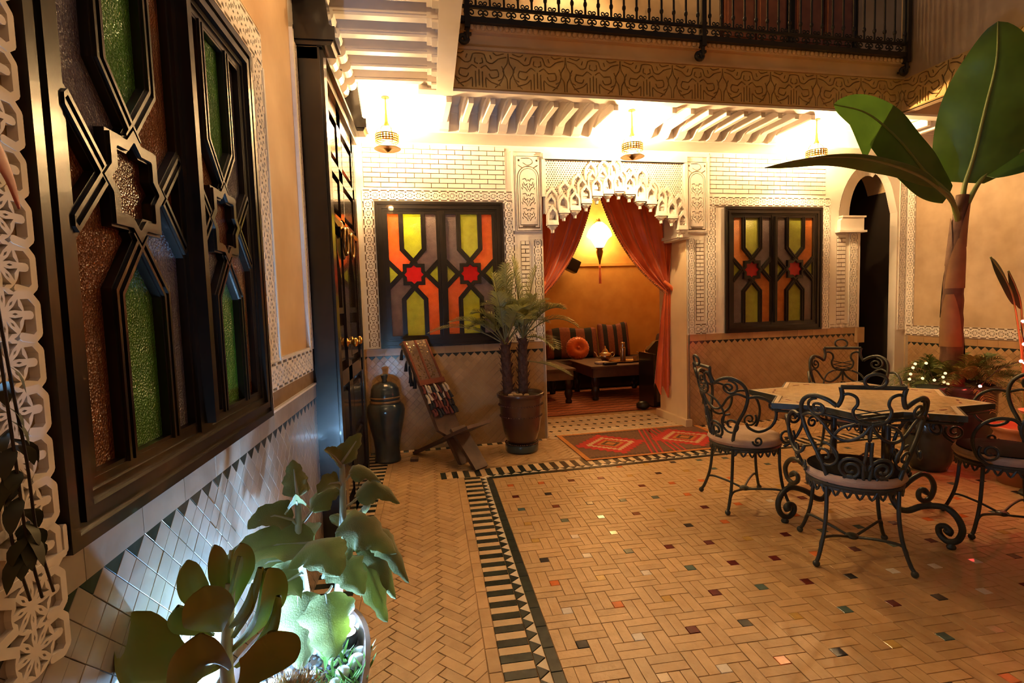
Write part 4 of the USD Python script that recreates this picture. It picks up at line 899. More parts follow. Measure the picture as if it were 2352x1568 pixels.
for c in range(6):
    P0 = G(np.array([(Lb-.21, -.13+c*.052, .03)]))[0]
    part(tx, 'tassel', MB().tube([P0, P0+[0, 0, -.04], P0+[q.uniform(-.01, .01), 0, -.12], P0+[q.uniform(-.02, .02), 0, -.20-.03*(c % 2)]], [.005, .013, .013, .02], 7), 'tassel_black', True)
for k in range(4):
    P0 = G(np.array([(Lb-.05-.12*k, -.16, .01)]))[0]
    if k < 3: part(tx, 'tassel', MB().tube([P0, P0+[-.005, 0, -.03], P0+[-.01, 0, -.1]], [.006, .012, .018], 7), 'tassel_black', True)
# ------------------------------------------------------------------ palm in a glazed pot
std('palm_leaf', (.34, .33, .11), (.24, .25, .08), 18, .5, trans=.3); std('palm_trunk', (.12, .055, .035), (.07, .03, .02), 30, .8, .5, 60); std('palm_stem', (.22, .21, .08), None, 18, .5); std('soil', (.10, .06, .035), (.06, .035, .02), 50, .95, .6, 90); std('pebble', (.55, .42, .28), (.45, .33, .2), 20, .6)
pt = thing('plant_pot', 'tall oxblood glazed pot with two rope bands beside the doorway', 'pot', (.845, 5.04, 0))
part(pt, 'saucer', MB().lathe([(.001, 0), (.155, 0), (.165, .02), (.165, .07), (.15, .085), (.001, .085)], 36), 'glaze_blue', True)
part(pt, 'body', MB().lathe([(.001, .08), (.13, .08), (.15, .12), (.18, .22), (.20, .34), (.208, .44), (.212, .53), (.232, .545), (.235, .575), (.222, .585), (.205, .575), (.2, .54), (.001, .53)], 44), 'glaze_oxblood', True)
for z, r in ((.47, .214), (.36, .204), (.09, .16)):
    rp = MB()
    for k in range(48): rp.ball((r*math.cos(k*PI/24), r*math.sin(k*PI/24), z), .009, 1, (1, 1, .8))
    part(pt, 'rope_band', rp, 'glaze_oxblood', True)
part(pt, 'soil', MB().lathe([(.001, .56), (.1, .558), (.205, .55), (.205, .53), (.001, .53)], 24), 'soil', True)
q = random.Random(8)
for k in range(7): single('pebble', MB().ball((.845+q.uniform(-.13, .04), 5.04-.09+q.uniform(-.05, .05), .572), .022 if k else .04, 2, (1.2, .9, .7)), 'pebble', ('largest pale stone' if k == 0 else 'small pale pebble')+' on the soil of the oxblood palm pot', 'stone', None if k == 0 else 'pebbles in the palm pot', smooth=True)
pm = thing('pygmy_palm', 'two-stemmed feathery date palm in the oxblood pot beside the doorway', 'palm', (.845, 5.04, .55))
stems = (((-.12, -.02, 0), (-.135, .0, .4), (-.13, .02, .50)), ((.03, .0, 0), (.035, .01, .38), (.04, .0, .56)))
def frond(base, az, el, L, droop, n=34, wid=.16, spread=.0):
    d = np.array([math.cos(az)*math.cos(el), math.sin(az)*math.cos(el)*(.38 if math.sin(az) > 0 else 1), math.sin(el)]); s = np.linspace(0, 1, 16)[:, None]
    P = np.asarray(base, float)+d*L*s+np.array([0, 0, -1.])*droop*L*s**2.2
    return P
def leaflet_frond(P, n, wid, seed, f0=.16):
    r = random.Random(seed); b_ = MB(); T = np.gradient(P, axis=0); T /= np.linalg.norm(T, axis=1, keepdims=True)
    side = np.cross(T, [0, 0, 1.]); side /= np.linalg.norm(side, axis=1, keepdims=True)+1e-9; nrm = np.cross(side, T)
    for k in range(n):
        f = f0+(1-f0)*k/(n-1); x = f*(len(P)-1); i = min(int(x), len(P)-2); w = x-i
        p0 = P[i]*(1-w)+P[i+1]*w; L = wid*(math.sin(PI*min(1, f*.93+.05))**.6)*r.uniform(.85, 1.1)+.02
        for sg in (-1, 1):
            d = side[i]*sg*.8+T[i]*.75+nrm[i]*.35+np.array([r.uniform(-.1, .1) for _ in range(3)]); d /= np.linalg.norm(d)
            q1 = p0+d*L*.5; q2 = p0+d*L+np.array([0, 0, -.22*L]); e = np.cross(d, nrm[i]); e = e/np.linalg.norm(e)*.0028
            b_.add([p0-e, p0+e, q1-e*1.2, q1+e*1.2, q2], [[0, 1, 3], [0, 3, 2], [2, 3, 4]])
    return b_
for si, st in enumerate(stems):
    st = np.array(st); b_ = MB().tube(spline(st, 10), np.linspace(.05, .042, len(spline(st, 10))), 12)
    for k in range(60):
        f = k/60; z = f*.56; a = k*2.4; c = np.array([np.interp(z, st[:, 2], st[:, 0]), np.interp(z, st[:, 2], st[:, 1]), z])
        d = np.array([math.cos(a), math.sin(a), 0]); s = np.cross(d, [0, 0, 1.])
        b_.add([c+d*.04+s*.02, c+d*.04-s*.02, c+d*.075+[0, 0, .05]+s*.008, c+d*.075+[0, 0, .05]-s*.008], [[0, 1, 3, 2]])
    part(pm, 'trunk', b_, 'palm_trunk', 40)
    top = st[-1]; rr = random.Random(20+si)
    specs = []
    for k in range(15):
        e = rr.uniform(.95, 1.5); specs.append((k*2.4+si, e, rr.uniform(.6, .8)+(.2 if e > 1.3 else 0), rr.uniform(.08, .22)+(1.5-e)*.75))
    if si == 1: specs += [(.1, 1.0, .8, .5), (-.2, .8, .78, .6), (3.0, 1.1, .85, .5), (.0, -.12, .46, .25), (-.9, .3, .4, .5)]
    else: specs += [(3.2, .85, .8, .45), (3.0, .62, .9, .42), (2.6, 1.1, .8, .5)]
    for k, (a, e, L, dr) in enumerate(specs):
        bz = top.copy()
        if e < 0: bz = np.array([.06, .0, .34])
        P = frond(bz, a, e, L, dr)
        fr_ = part(pm, 'frond', leaflet_frond(P, 46, .165, 100+si*50+k, .27), 'palm_leaf')
        part(fr_, 'rib', MB().tube(P, np.linspace(.007, .002, len(P)), 5), 'palm_stem')
# ------------------------------------------------------------------ wrought-iron chairs and star table
std('cushion_beige', (.55, .40, .30), (.46, .32, .23), 14, .85, .35, 200); std('cushion_dark', (.008, .007, .008), None, 14, .95, .3, 200, spec=.1)
def chair(label, loc, rz, pad, group):
    "local frame: the sitter looks along +y; centre of the seat at the origin"
    t = thing('garden_chair', label, 'chair', loc, rz, group)
    SR, SZ = .225, .435
    a = np.linspace(0, 2*PI, 40, endpoint=False); ring = np.stack([SR*np.cos(a), SR*np.sin(a), np.full(40, SZ)], 1)
    sf_ = MB().tube(ring, .011, 8, True)
    for k in range(26):
        b = k*2*PI/26; p = [(SR*math.cos(b+d), SR*math.sin(b+d)) for d in (-.11, 0, .11)]
        sf_.tube(spline([(*p[0], SZ-.005), (p[1][0], p[1][1], SZ-.05), (*p[2], SZ-.005)], 6), .0065, 5)
    sf_.lathe([(SR-.004, SZ-.022), (SR+.004, SZ-.022), (SR+.004, SZ+.004), (SR-.004, SZ+.004), (SR-.004, SZ-.022)], 40)
    sf_.lathe([(.001, SZ-.006), (SR, SZ-.006), (SR, SZ+.002), (.001, SZ+.002)], 30)
    part(t, 'seat_frame', sf_, 'iron', 40)
    cu = part(t, 'cushion', MB().lathe([(.001, SZ+.004), (.20, SZ+.004), (.232, SZ+.012), (.244, SZ+.032), (.240, SZ+.052), (.218, SZ+.064), (.12, SZ+.071), (.001, SZ+.073)], 44), 'cushion_beige', True)
    part(cu, 'piping', MB().tube(ring*[1.075, 1.075, 1]+[0, 0, .034], .005, 6, True), 'cushion_beige', True)
    if pad: part(cu, 'pad', MB().lathe([(.001, SZ+.0745), (.12, SZ+.073), (.215, SZ+.067), (.226, SZ+.062), (.224, SZ+.068), (.12, SZ+.078), (.001, SZ+.08)], 40), 'cushion_dark', True, label='dark top of the cushion')
    for sx, sy in ((-1, -1), (1, -1), (-1, 1), (1, 1)):
        f = (sx*.221, sy*.221); h = (sx*.165, sy*.16)
        L = MB().tube(spline([(*h, SZ-.01), (h[0]*1.0, h[1]*1.02, .30), (sx*.178, sy*.176, .17), (sx*.205, sy*.204, .06), (*f, .025)], 18), .0105, 8)
        L.ball((*f, .018), .018, 2, (1, 1, 1)); part(t, 'leg', L, 'iron', 40)
    for s in (-1, 1):
        part(t, 'stretcher', MB().tube(spline([(s*.2, -.2, .075), (s*.185, -.17, .135), (s*.11, -.09, .125), (s*.03, -.02, .10), (0, 0, .095), (s*.03, .02, .10), (s*.11, .09, .125), (s*.185, .17, .135), (s*.2, .2, .075)], 40), .0075, 6), 'iron', True)
    part(t, 'knot', MB().ball((0, 0, .098), .028, 2, (1.2, 1.2, .6)), 'iron', True)
    Y = lambda x, z: ((.235+.2*(z-.44))*math.sin(x/.27), -(.235+.22*(z-.44))*math.cos(x/.27)+.02, z)   # the back curves round the seat
    B3 = lambda P: np.array([Y(x, z) for x, z in P])
    r = .0115
    bk = MB().tube(B3([(-.112, .985), (.112, .985)]), r, 8)
    for s in (-1, 1):
        bk.tube(B3(spline([(s*.112, .985), (s*.108, .94), (s*.118, .90), (s*.128, .882)], 10)), r, 8)
        bk.tube(B3(spline([(s*.128, .882), (s*.165, .912), (s*.215, .925), (s*.262, .905), (s*.295, .86), (s*.305, .79), (s*.288, .71), (s*.255, .64), (s*.225, .57), (s*.205, .50), (s*.19, .44)], 44)), r, 8)
    part(t, 'back_frame', bk, 'iron', True)
    ly = MB()
    for s in (-1, 1):
        ly.tube(B3(spline([(s*.108, .945), (s*.085, .952), (s*.06, .935), (s*.055, .90), (s*.07, .865), (s*.062, .825), (s*.035, .80), (0, .795)], 26)), .008, 7)
        for z in (.875, .845, .82): ly.tube(B3([(s*.06, z), (-s*.06, z-.03)]), .0035, 5)
        ly.tube(B3(spline([(0, .795), (s*.03, .74), (s*.09, .70), (s*.15, .72), (s*.20, .79), (s*.25, .82), (s*.30, .80)], 26)), .0085, 7)
        ly.tube(B3(spiral((s*.21, .86), .05, .008, PI/2, s*-1.6, 26)), .0075, 6)
    part(t, 'lyre', ly, 'iron', True)
    sc_ = MB()
    for s in (-1, 1):
        sc_.tube(B3(spiral((s*.075, .545), .068, .012, PI/2+s*PI/2, -s*1.9, 34)), .0085, 7)
        sc_.tube(B3(spiral((s*.075, .475), .045, .01, -PI/2, s*1.4, 26)), .0075, 6)
        sc_.tube(B3(spline([(s*.01, .70), (s*.012, .62), (s*.02, .55), (s*.007, .44)], 16)), .0085, 7)
        sc_.tube(B3(spiral((s*.20, .60), .075, .014, PI*.5, s*1.5, 26)), .0075, 6)
        sc_.tube(B3(spline([(s*.14, .60), (s*.16, .68), (s*.12, .76), (s*.06, .795)], 16)), .0075, 6)
    part(t, 'scroll_work', sc_, 'iron', True)
    w = np.linspace(0, 2*PI, 26, endpoint=False)
    part(t, 'finial_ring', MB().tube(B3(np.stack([.036*np.cos(w), 1.022+.036*np.sin(w)], 1)), .008, 7, True).tube(B3([(0, .79), (0, .71)]), .008, 7), 'iron', True)
    for s in (-1, 1):
        ar = MB().tube(spline([(s*.292, -.115, .80), (s*.31, -.05, .805), (s*.318, .02, .765), (s*.315, .055, .69), (s*.305, .03, .615), (s*.29, -.04, .575), (s*.275, -.10, .595), (s*.265, -.12, .63)], 40), .0095, 7)
        ar.tube(spline([(s*.315, .05, .70), (s*.315, .09, .735), (s*.31, .165, .735), (s*.295, .23, .685), (s*.27, .25, .60), (s*.24, .215, .50), (s*.22, .16, .45)], 36), .0095, 7)
        c2 = spiral((.16, .53), .055, .012, PI*.2, -1.5, 26)
        ar.tube([(s*.25, y, z) for y, z in c2], .008, 6)
        ar.tube([(s*.245, y, z) for y, z in spiral((-.03, .50), .035, .008, PI, 1.3, 20)], .007, 6)
        part(t, 'arm', ar, 'iron', True)
    return t
GCH = 'wrought-iron chairs around the star table'
fz = lambda fx, fy: math.atan2(fy, fx)-PI/2
c1 = chair('wrought-iron chair with a beige cushion left of the table, seen from its side', (2.155, 3.35, 0), fz(.449, -.053), False, GCH)
c2 = chair('nearest wrought-iron chair, its scrolled back turned to the viewer and a dark seat pad', (2.285, 2.53, 0), fz(.197, .378), True, GCH)
copy_of(c2, 'wrought-iron chair with a dark seat pad cut off by the right edge of the picture', (3.37, 2.60, 0), fz(-.363, .22), GCH)
copy_of(c1, 'wrought-iron chair behind the table, its back seen over the mosaic top', (3.36, 3.74, 0), fz(-.45, -.89), GCH)
# table
std('mosaic_cream', (.58, .40, .20), (.46, .29, .12), 14, .3, .2, 50, vary=.22); std('mosaic_pale', (.78, .62, .42), None, 14, .3, vary=.1); std('mosaic_red', (.22, .04, .03), None, 14, .3)
TBX, TBY, TZ = 2.745, 3.0, .785
tb_ = thing('star_table', 'eight-pointed star table of cream mosaic on scrolled iron legs', 'table', (TBX, TBY, 0))
R0, A0 = .665, math.radians(4)
def star(R): return Polygon([((R if k % 2 == 0 else R*.7654)*math.cos(A0+k*PI/8), (R if k % 2 == 0 else R*.7654)*math.sin(A0+k*PI/8)) for k in range(16)])
part(tb_, 'top_rim', MB().poly(star(R0).difference(star(R0-.012)), .034, FZ, TZ-.034), 'iron')
part(tb_, 'top_bed', MB().poly(star(R0-.011), .026, FZ, TZ-.034), 'mosaic_pale')
fld = star(R0-.055); brd = star(R0-.014).difference(star(R0-.05))
items = []
for i in range(-14, 15):
    for j in range(-26, 27):
        q_ = sbox(i*.05+(.025 if j % 2 else 0), j*.027, i*.05+.0485+(.025 if j % 2 else 0), j*.027+.0255); q_ = affinity.rotate(q_, math.degrees(A0)+3, origin=(0, 0))
        if not fld.contains(q_):
            q_ = q_.intersection(fld)
            if q_.is_empty or q_.area < 2e-4 or q_.geom_type != 'Polygon' : continue
            q_ = q_.convex_hull
        items.append(((TBX+q_.centroid.x, TBY+q_.centroid.y, TZ), MB().prism(list(q_.exterior.coords)[:-1], .006, .0008, FZ, TZ-.007+rng.uniform(-.0003, .0004)), 'mosaic_cream'))
pieces(tb_, 'mosaic_tile', items, 290, view_key)
for k in range(16):
    a, b = np.array(star(R0-.014).exterior.coords)[k:k+2]; c, d = np.array(star(R0-.05).exterior.coords)[k:k+2]
    part(tb_, 'edge_tile', MB().prism([a*.999, b*.999, d, c], .006, .0008, FZ, TZ-.0065), 'mosaic_pale')
for k in range(8):
    a = A0+k*PI/4; R_ = .50
    for s in (-1, 1):
        x, y = R_*math.cos(a)-s*.045*math.sin(a), R_*math.sin(a)+s*.045*math.cos(a)
        q_ = affinity.rotate(sbox(x-.022, y-.006, x+.022, y+.006), math.degrees(a)+90, origin=(x, y)); part(tb_, 'dark_inset', MB().poly(q_, .0015, FZ, TZ-.0008), 'mosaic_red')
ap = MB(); P_ = np.array(star(R0-.03).exterior.coords)[:-1]
ap.tube(np.c_[P_, np.full(16, TZ-.05)], .009, 6, True)
part(tb_, 'apron_ring', ap, 'iron', True)
for k in range(8):
    a = A0+k*PI/4; d = np.array([math.cos(a), math.sin(a)])
    s_ = MB(); c = [(r, z) for r, z in spiral((.50, TZ-.10), .05, .012, PI*.5, 1.4, 22)]
    s_.tube([(d[0]*r, d[1]*r, z) for r, z in c], .008, 6); s_.tube([(d[0]*r, d[1]*r, z) for r, z in spline([(.50, TZ-.05), (.40, TZ-.06), (.32, TZ-.12), (.22, TZ-.15)], 14)], .009, 6)
    s_.tube([(d[0]*r, d[1]*r, z) for r, z in spiral((.36, TZ-.145), .04, .01, PI, -1.4, 20)], .007, 6)
    part(tb_, 'bracket_scroll', s_, 'iron', True)
feet = ((-.565, -.03), (.105, -.56), (.545, .0), (-.09, .55))
for fx, fy in feet:
    R_ = math.hypot(fx, fy); d = np.array([fx, fy])/R_; rl = R_-.015
    P = spline([(.19, TZ-.04), (.19, .6), (.19, .42), (.195, .30), (.215, .20), (.26, .13), (.32, .135), (.40, .19), (rl-.045, .225), (rl+.02, .195), (rl+.052, .13), (rl+.03, .06), (rl-.02, .035), (rl-.06, .06), (rl-.065, .10), (rl-.035, .118), (rl-.012, .10), (rl-.02, .085)], 90)
    L = MB().tube([(d[0]*r, d[1]*r, z) for r, z in P], np.interp(np.arange(len(P)), [0, 30, 60, len(P)-12, len(P)], [.015, .018, .017, .016, .026]), 9)
    L.lathe([(.001, 0), (.02, .0), (.024, .012), (.014, .03), (.012, .045), (.001, .046)], 12, (d[0]*(rl+.0), d[1]*(rl+.0), 0))
    part(tb_, 'leg', L, 'iron', True)
part(tb_, 'stretcher', MB().tube([(d[0]*.2/math.hypot(*d), d[1]*.2/math.hypot(*d), .34) for d in feet], .013, 8, True), 'iron', True)
part(tb_, 'hub', MB().lathe([(.16, TZ-.05), (.2, TZ-.05), (.2, TZ-.035), (.16, TZ-.035)], 24), 'iron')
# ------------------------------------------------------------------ gallery railing
rl_ = thing('railing', 'black wrought-iron railing with a row of scrolls along the upper gallery', 'railing', rotz=TH)
VR = 4.215
part(rl_, 'bottom_rail', MB().box(.5, 4.78, VR-.02, VR+.02, 3.645, 3.685).box(.5, 4.78, VR-.012, VR+.012, 3.755, 3.775), 'iron_gate')
part(rl_, 'hand_rail', MB().box(.5, 4.78, VR-.025, VR+.025, 4.62, 4.66), 'iron_gate')
k = 0
u = .56
while u < 4.75:
    part(rl_, 'baluster', MB().tube([(u, VR, 3.77), (u, VR, 4.63)], .0095, 6).ball((u, VR, 3.86), .016, 1, (1, 1, 1.6)), 'iron_gate', 40)
    m_ = MB()
    for s in (-1, 1):
        m_.tube([(u+.056+x, VR, z) for x, z in spiral((s*.021, 3.722), .03, .007, -PI/2, s*-1.25, 18)], .006, 5); m_.tube([(u+.056+x, VR, z) for x, z in spiral((s*.02, 3.795), .02, .006, -PI/2, s*-1.2, 14)], .005, 5)
    if u < 4.68: part(rl_, 'scroll', m_, 'iron_gate', True)
    u += .1125
for u in (.60, 2.63, 4.75):
    part(rl_, 'post', MB().box(u-.02, u+.02, VR-.03, VR+.03, 3.6, 4.66), 'iron_gate')
    part(rl_, 'scroll_foot', MB().tube([(u, VR, 3.66), (u, VR-.005, 3.56), (u, VR+.0, 3.52)], .016, 8).tube([(u-.035+x, VR, z) for x, z in spiral((0, 3.525), .038, .012, 0, -1.2, 22)], .017, 8).tube([(u, VR, 3.54), (u, VF, 3.54)], .012, 6).box(u-.03, u+.03, VR-.01, VR+.01, 3.55, 3.57), 'iron_gate', True)
# ------------------------------------------------------------------ leaves
def leaf_grid(mid, side, width, cup=0.0, wave=0.0, seed=0, nrm=None, n=13, m=26, shape=None, thick=0.0, serr=0.0):
    "a blade along the polyline mid; side is the direction of its width; width(s) the half width"
    P = spline(mid, m); k = len(P); s = np.linspace(0, 1, k)
    T = np.gradient(P, axis=0); T /= np.linalg.norm(T, axis=1, keepdims=True)
    S = np.asarray(side, float)-T*(T @ np.asarray(side, float))[:, None] if np.ndim(side) == 1 else side
    S = S/(np.linalg.norm(S, axis=1, keepdims=True)+1e-9); N = np.cross(S, T)
    w = np.array([width(x) for x in s]); t = np.linspace(-1, 1, n)
    rr = np.random.RandomState(seed); ph = rr.rand(4)*6.28
    edge = 1+serr*np.sin(s[:, None]*46+ph[0])*np.abs(t)[None]**4
    out = P[:, None]+S[:, None]*(w[:, None]*t[None]*edge)[..., None]+N[:, None]*((cup*w[:, None]*(t**2)[None])+wave*w[:, None]*np.sin(s[:, None]*17+ph[1]+np.sign(t)[None]*ph[2])*(np.abs(t)**2)[None])[..., None]
    return out, N
def blade(b_, mid, side, width, thick=.004, **kw):
    G_, N = leaf_grid(mid, side, width, **kw); b_.grid(G_)
    if thick:
        prof = thick*np.sqrt(np.clip(1-np.linspace(-1, 1, G_.shape[1])**2, 0, 1))
        b_.grid((G_-N[:, None]*prof[None, :, None]*1.0)[:, ::-1])
    return b_
oval = lambda W_, p=.55, tip=1.0: (lambda s: W_*max(1e-4, math.sin(PI*min(1, s**p*tip)))**.75)
# ------------------------------------------------------------------ banana plant, ferns and pots by the right wall
std('banana_leaf', (.075, .17, .022), (.05, .12, .016), 5, .38, .3, 30, trans=.28); std('banana_rib', (.16, .22, .05), None, 10, .45); std('banana_trunk', (.17, .085, .045), (.085, .04, .025), 9, .7, .6, 30); std('leaf_brown', (.28, .15, .06), None, 12, .7)
std('fern', (.13, .19, .035), (.09, .14, .025), 20, .6, trans=.2); std('strelitzia', (.045, .075, .03), None, 10, .4, trans=.15)
std('pot_green', (.05, .07, .06), (.035, .05, .045), 8, .15, .2, 30); std('terracotta', (.42, .16, .07), None, 9, .5)
bn = thing('banana_plant', 'tall banana plant with big green paddle leaves at the right', 'banana plant', (4.47, 3.9, .62))
O = np.array([4.47, 3.9, .62])
trk = spline([(4.48, 3.9, .62), (4.46, 3.9, 1.2), (4.48, 3.9, 1.75), (4.53, 3.9, 2.26)], 30)-O
part(bn, 'trunk', MB().tube(trk, np.interp(np.arange(len(trk)), [0, 15, len(trk)-1], [.088, .072, .046])*(1+.04*np.sin(np.arange(len(trk))*2.1)), 16), 'banana_trunk', 50)
for k, (z, a, h, sp) in enumerate(((.05, .3, .5, 2.6), (.35, 3.6, .45, 2.4), (.6, 1.2, .5, 2.2), (.85, 4.3, .42, 2.6), (1.05, 2.4, .4, 2.3), (1.2, 5.2, .36, 2.4))):
    rows = []
    for f in np.linspace(0, 1, 8):
        zz = z+h*f; c = np.array([np.interp(zz, trk[:, 2], trk[:, 0]), 0, zz]); r = np.interp(zz, [0, .9, 1.65], [.092, .075, .05])*(1.02+.10*f**3); w = sp*(1-.72*f**2.2)
        rows.append([c+np.array([r*math.cos(a+t*w/2), r*math.sin(a+t*w/2), 0]) for t in np.linspace(-1, 1, 13)])
    part(bn, 'leaf_sheath', MB().grid(np.array(rows)), 'leaf_brown' if k % 2 else 'banana_trunk', True)
def bleaf(mid, side, W_, seed, p=.62, cup=.15, fn=None, pet=None):
    mid = np.array(mid)-O; w = fn or oval(W_, p)
    lf = part(bn, 'leaf', blade(MB(), mid, side, w, .003, cup=cup, wave=.05, seed=seed, n=15, m=40), 'banana_leaf', True)
    P = spline(mid if pet is None else np.vstack([np.array(pet)-O, mid]), 30); part(lf, 'midrib', MB().tube(P, np.linspace(.022, .004, len(P)), 8), 'banana_rib', True)
    return lf
bleaf([(4.53, 3.88, 2.36), (4.53, 3.82, 2.55), (4.49, 3.7, 2.92), (4.45, 3.6, 3.22), (4.33, 3.5, 3.47)], (.66, -.75, .06), .34, 1, .75, -.12, fn=lambda s: .30*max(1e-4, math.sin(PI*min(1, (.06+.94*s)**.92)))**.62, pet=[(4.52, 3.9, 2.16)])
# the left leaf is torn across: two blades on one rib
fB = lambda s: .20*max(1e-4, math.sin(PI*min(1, (.05+.95*s)**.85)))**.6
midB = np.array([(4.36, 3.87, 2.26), (4.06, 3.82, 2.44), (3.76, 3.76, 2.66), (3.44, 3.73, 2.85), (3.12, 3.70, 2.90)])
G_, N_ = leaf_grid(midB-O, (.12, -.1, .98), fB, cup=-.12, wave=.05, seed=2, n=15, m=44)
tear = MB(); k0 = int(G_.shape[0]*.64)
low = list(range(0, 8)); full = G_.copy()
for i in range(k0, G_.shape[0]): full[i, :7] += (np.array([-.03, .0, -.13])*np.linspace(1, .0, 7)[:, None])*max(0, 1-(i-k0)/9.)
tear.grid(G_[:k0+1]); tear.grid(full[k0:, 7:]); tear.grid(full[k0:, :8])
tear.grid((G_[:k0+1]-N_[:k0+1, None]*.002)[:, ::-1])
lfB = part(bn, 'leaf', tear, 'banana_leaf', True); part(lfB, 'midrib', MB().tube(spline(np.vstack([[(4.47, 3.9, 2.1)], midB])-O, 30), np.linspace(.02, .004, len(spline(np.vstack([[(4.47, 3.9, 2.1)], midB]), 30))), 8), 'banana_rib', True)
bleaf([(4.12, 3.75, 2.29), (3.9, 3.7, 2.37), (3.63, 3.65, 2.43), (3.24, 3.55, 2.46), (2.9, 3.5, 2.45), (2.59, 3.45, 2.40), (2.34, 3.4, 2.34)], (.2, 1, -.22), .10, 4, .8, -.35, pet=[(4.50, 3.9, 2.02), (4.32, 3.8, 2.18)])
bleaf([(4.62, 3.8, 2.40), (4.78, 3.62, 2.56), (5.0, 3.45, 2.62), (5.2, 3.3, 2.5)], (.3, .5, .8), .2, 5, .7, .1, pet=[(4.53, 3.9, 2.1)])
bp = thing('large_pot', 'large dark green glazed pot holding the banana plant', 'pot', (4.50, 3.9, 0))
part(bp, 'body', MB().lathe([(.001, 0), (.20, 0), (.22, .02), (.26, .2), (.29, .42), (.29, .58), (.31, .60), (.315, .64), (.29, .655), (.27, .64), (.265, .60), (.001, .60)], 40), 'pot_green', True); part(bp, 'soil', MB().lathe([(.001, .615), (.265, .61), (.265, .59), (.001, .59)], 24), 'soil')
fe = thing('fern', 'bushy feathery green fern spilling around the banana trunk', 'fern', (4.50, 3.9, .62))
q = random.Random(31)
for k in range(60):
    a = q.uniform(PI*.6, 2.25*PI) if k > 8 else q.uniform(0, 6.28); e = q.uniform(.3, 1.35); L = q.uniform(.42, .68)
    b0 = np.array([.12*math.cos(a), .12*math.sin(a), .01])
    P = frond(b0, a, e, L, q.uniform(.35, .8)); part(fe, 'frond', leaflet_frond(P, 30, .095, 300+k), 'fern')
st_ = thing('strelitzia', 'dark paddle-leaved plant at the right edge beside the red lights', 'plant', (4.30, 3.2, .40))
Os = np.array([4.30, 3.2, .40])
for mid, pet in (([(4.185, 3.2, 1.33), (4.11, 3.2, 1.5), (4.03, 3.2, 1.62), (3.965, 3.2, 1.68)], (4.27, 3.2, .9)), ([(4.27, 3.22, 1.30), (4.22, 3.22, 1.45), (4.145, 3.22, 1.58)], (4.30, 3.22, .9)), ([(4.36, 3.1, 1.5), (4.25, 3.1, 1.66), (4.14, 3.1, 1.77)], (4.42, 3.1, 1.0))):
    w_ = .055 if pet[1] != 3.1 else .02
    lf = part(st_, 'leaf', blade(MB(), np.array(mid)-Os, (.7, .3, .5), oval(w_, .8), .003, cup=-.3), 'strelitzia', True)
    part(lf, 'stalk', MB().tube(spline(np.array([(4.31, 3.2, .40), pet, mid[0], mid[1], mid[-1]])-Os, 20), .007, 6), 'banana_rib', True)
part(thing('round_pot', 'round terracotta pot at the right edge, red in the light of the string lights', 'pot', (4.30, 3.2, 0)), 'body', MB().lathe([(.001, 0), (.13, 0), (.17, .15), (.18, .3), (.16, .38), (.18, .40), (.185, .43), (.165, .435), (.15, .40), (.001, .39)], 32), 'terracotta', True)
sh = thing('shallow_bowl', 'shallow red glazed bowl at the right edge', 'bowl', (4.16, 2.98, .0))
part(sh, 'stand', MB().lathe([(.001, 0), (.11, 0), (.1, .02), (.03, .05), (.025, .5), (.06, .55), (.001, .56)], 20), 'iron', True); part(sh, 'dish', MB().lathe([(.001, .56), (.07, .562), (.12, .60), (.125, .60), (.11, .58), (.06, .55), (.001, .55)], 28), 'satin_orange', True)
# red string lights and warm fairy lights
emit('bulb_red', (1., .05, .04), 260.0); emit('bulb_fairy', (1., .58, .22), 1.7)
std('wire', (.02, .03, .02), None, 10, .6)
rs = thing('red_string_lights', 'string of small red lights at the right edge among the pots', 'string lights', (0, 0, 0))
RP = [(4.10, 3.08, .94), (4.13, 3.08, .93), (4.12, 3.08, 1.06), (4.13, 3.1, 1.22), (4.22, 3.45, .70), (4.3, 3.0, .8), (4.42, 2.95, .95), (4.5, 3.1, .7)]
part(rs, 'wire', MB().tube(spline([(4.22, 3.45, .70), (4.2, 3.3, .85), (4.10, 3.08, .94), (4.13, 3.08, .93), (4.12, 3.08, 1.06), (4.13, 3.1, 1.22), (4.25, 3.0, 1.0), (4.3, 3.0, .8), (4.42, 2.95, .95), (4.5, 3.1, .7), (4.35, 3.2, .42)], 70), .003, 5), 'wire')
for P in RP: part(rs, 'bulb', MB().ball(P, .011, 2), 'bulb_red', True)
fs_ = thing('fairy_lights', 'cluster of tiny warm fairy lights low on the fern', 'string lights', (0, 0, 0))
FP_ = [(3.77, 3.6, .85), (3.79, 3.6, .88), (3.75, 3.6, .80), (3.74, 3.6, .76), (3.86, 3.6, .76), (3.89, 3.6, .88), (3.97, 3.6, .74), (4.05, 3.6, .76), (4.06, 3.6, .72), (4.07, 3.6, .79), (4.12, 3.62, .70)]
part(fs_, 'wire', MB().tube(spline(FP_+[(4.3, 3.75, .66)], 60), .0025, 5), 'wire')
for P in FP_: part(fs_, 'bulb', MB().ball(P, .011, 2), 'bulb_fairy', True)
jg = thing('glass_jar', 'dark green jar standing under the fairy lights beside the banana pot', 'jar', (4.0, 3.66, 0))
part(jg, 'body', MB().lathe([(.001, 0), (.12, 0), (.16, .1), (.18, .3), (.16, .5), (.1, .6), (.09, .66), (.11, .68), (.085, .67), (.001, .66)], 32), 'pot_green', True)
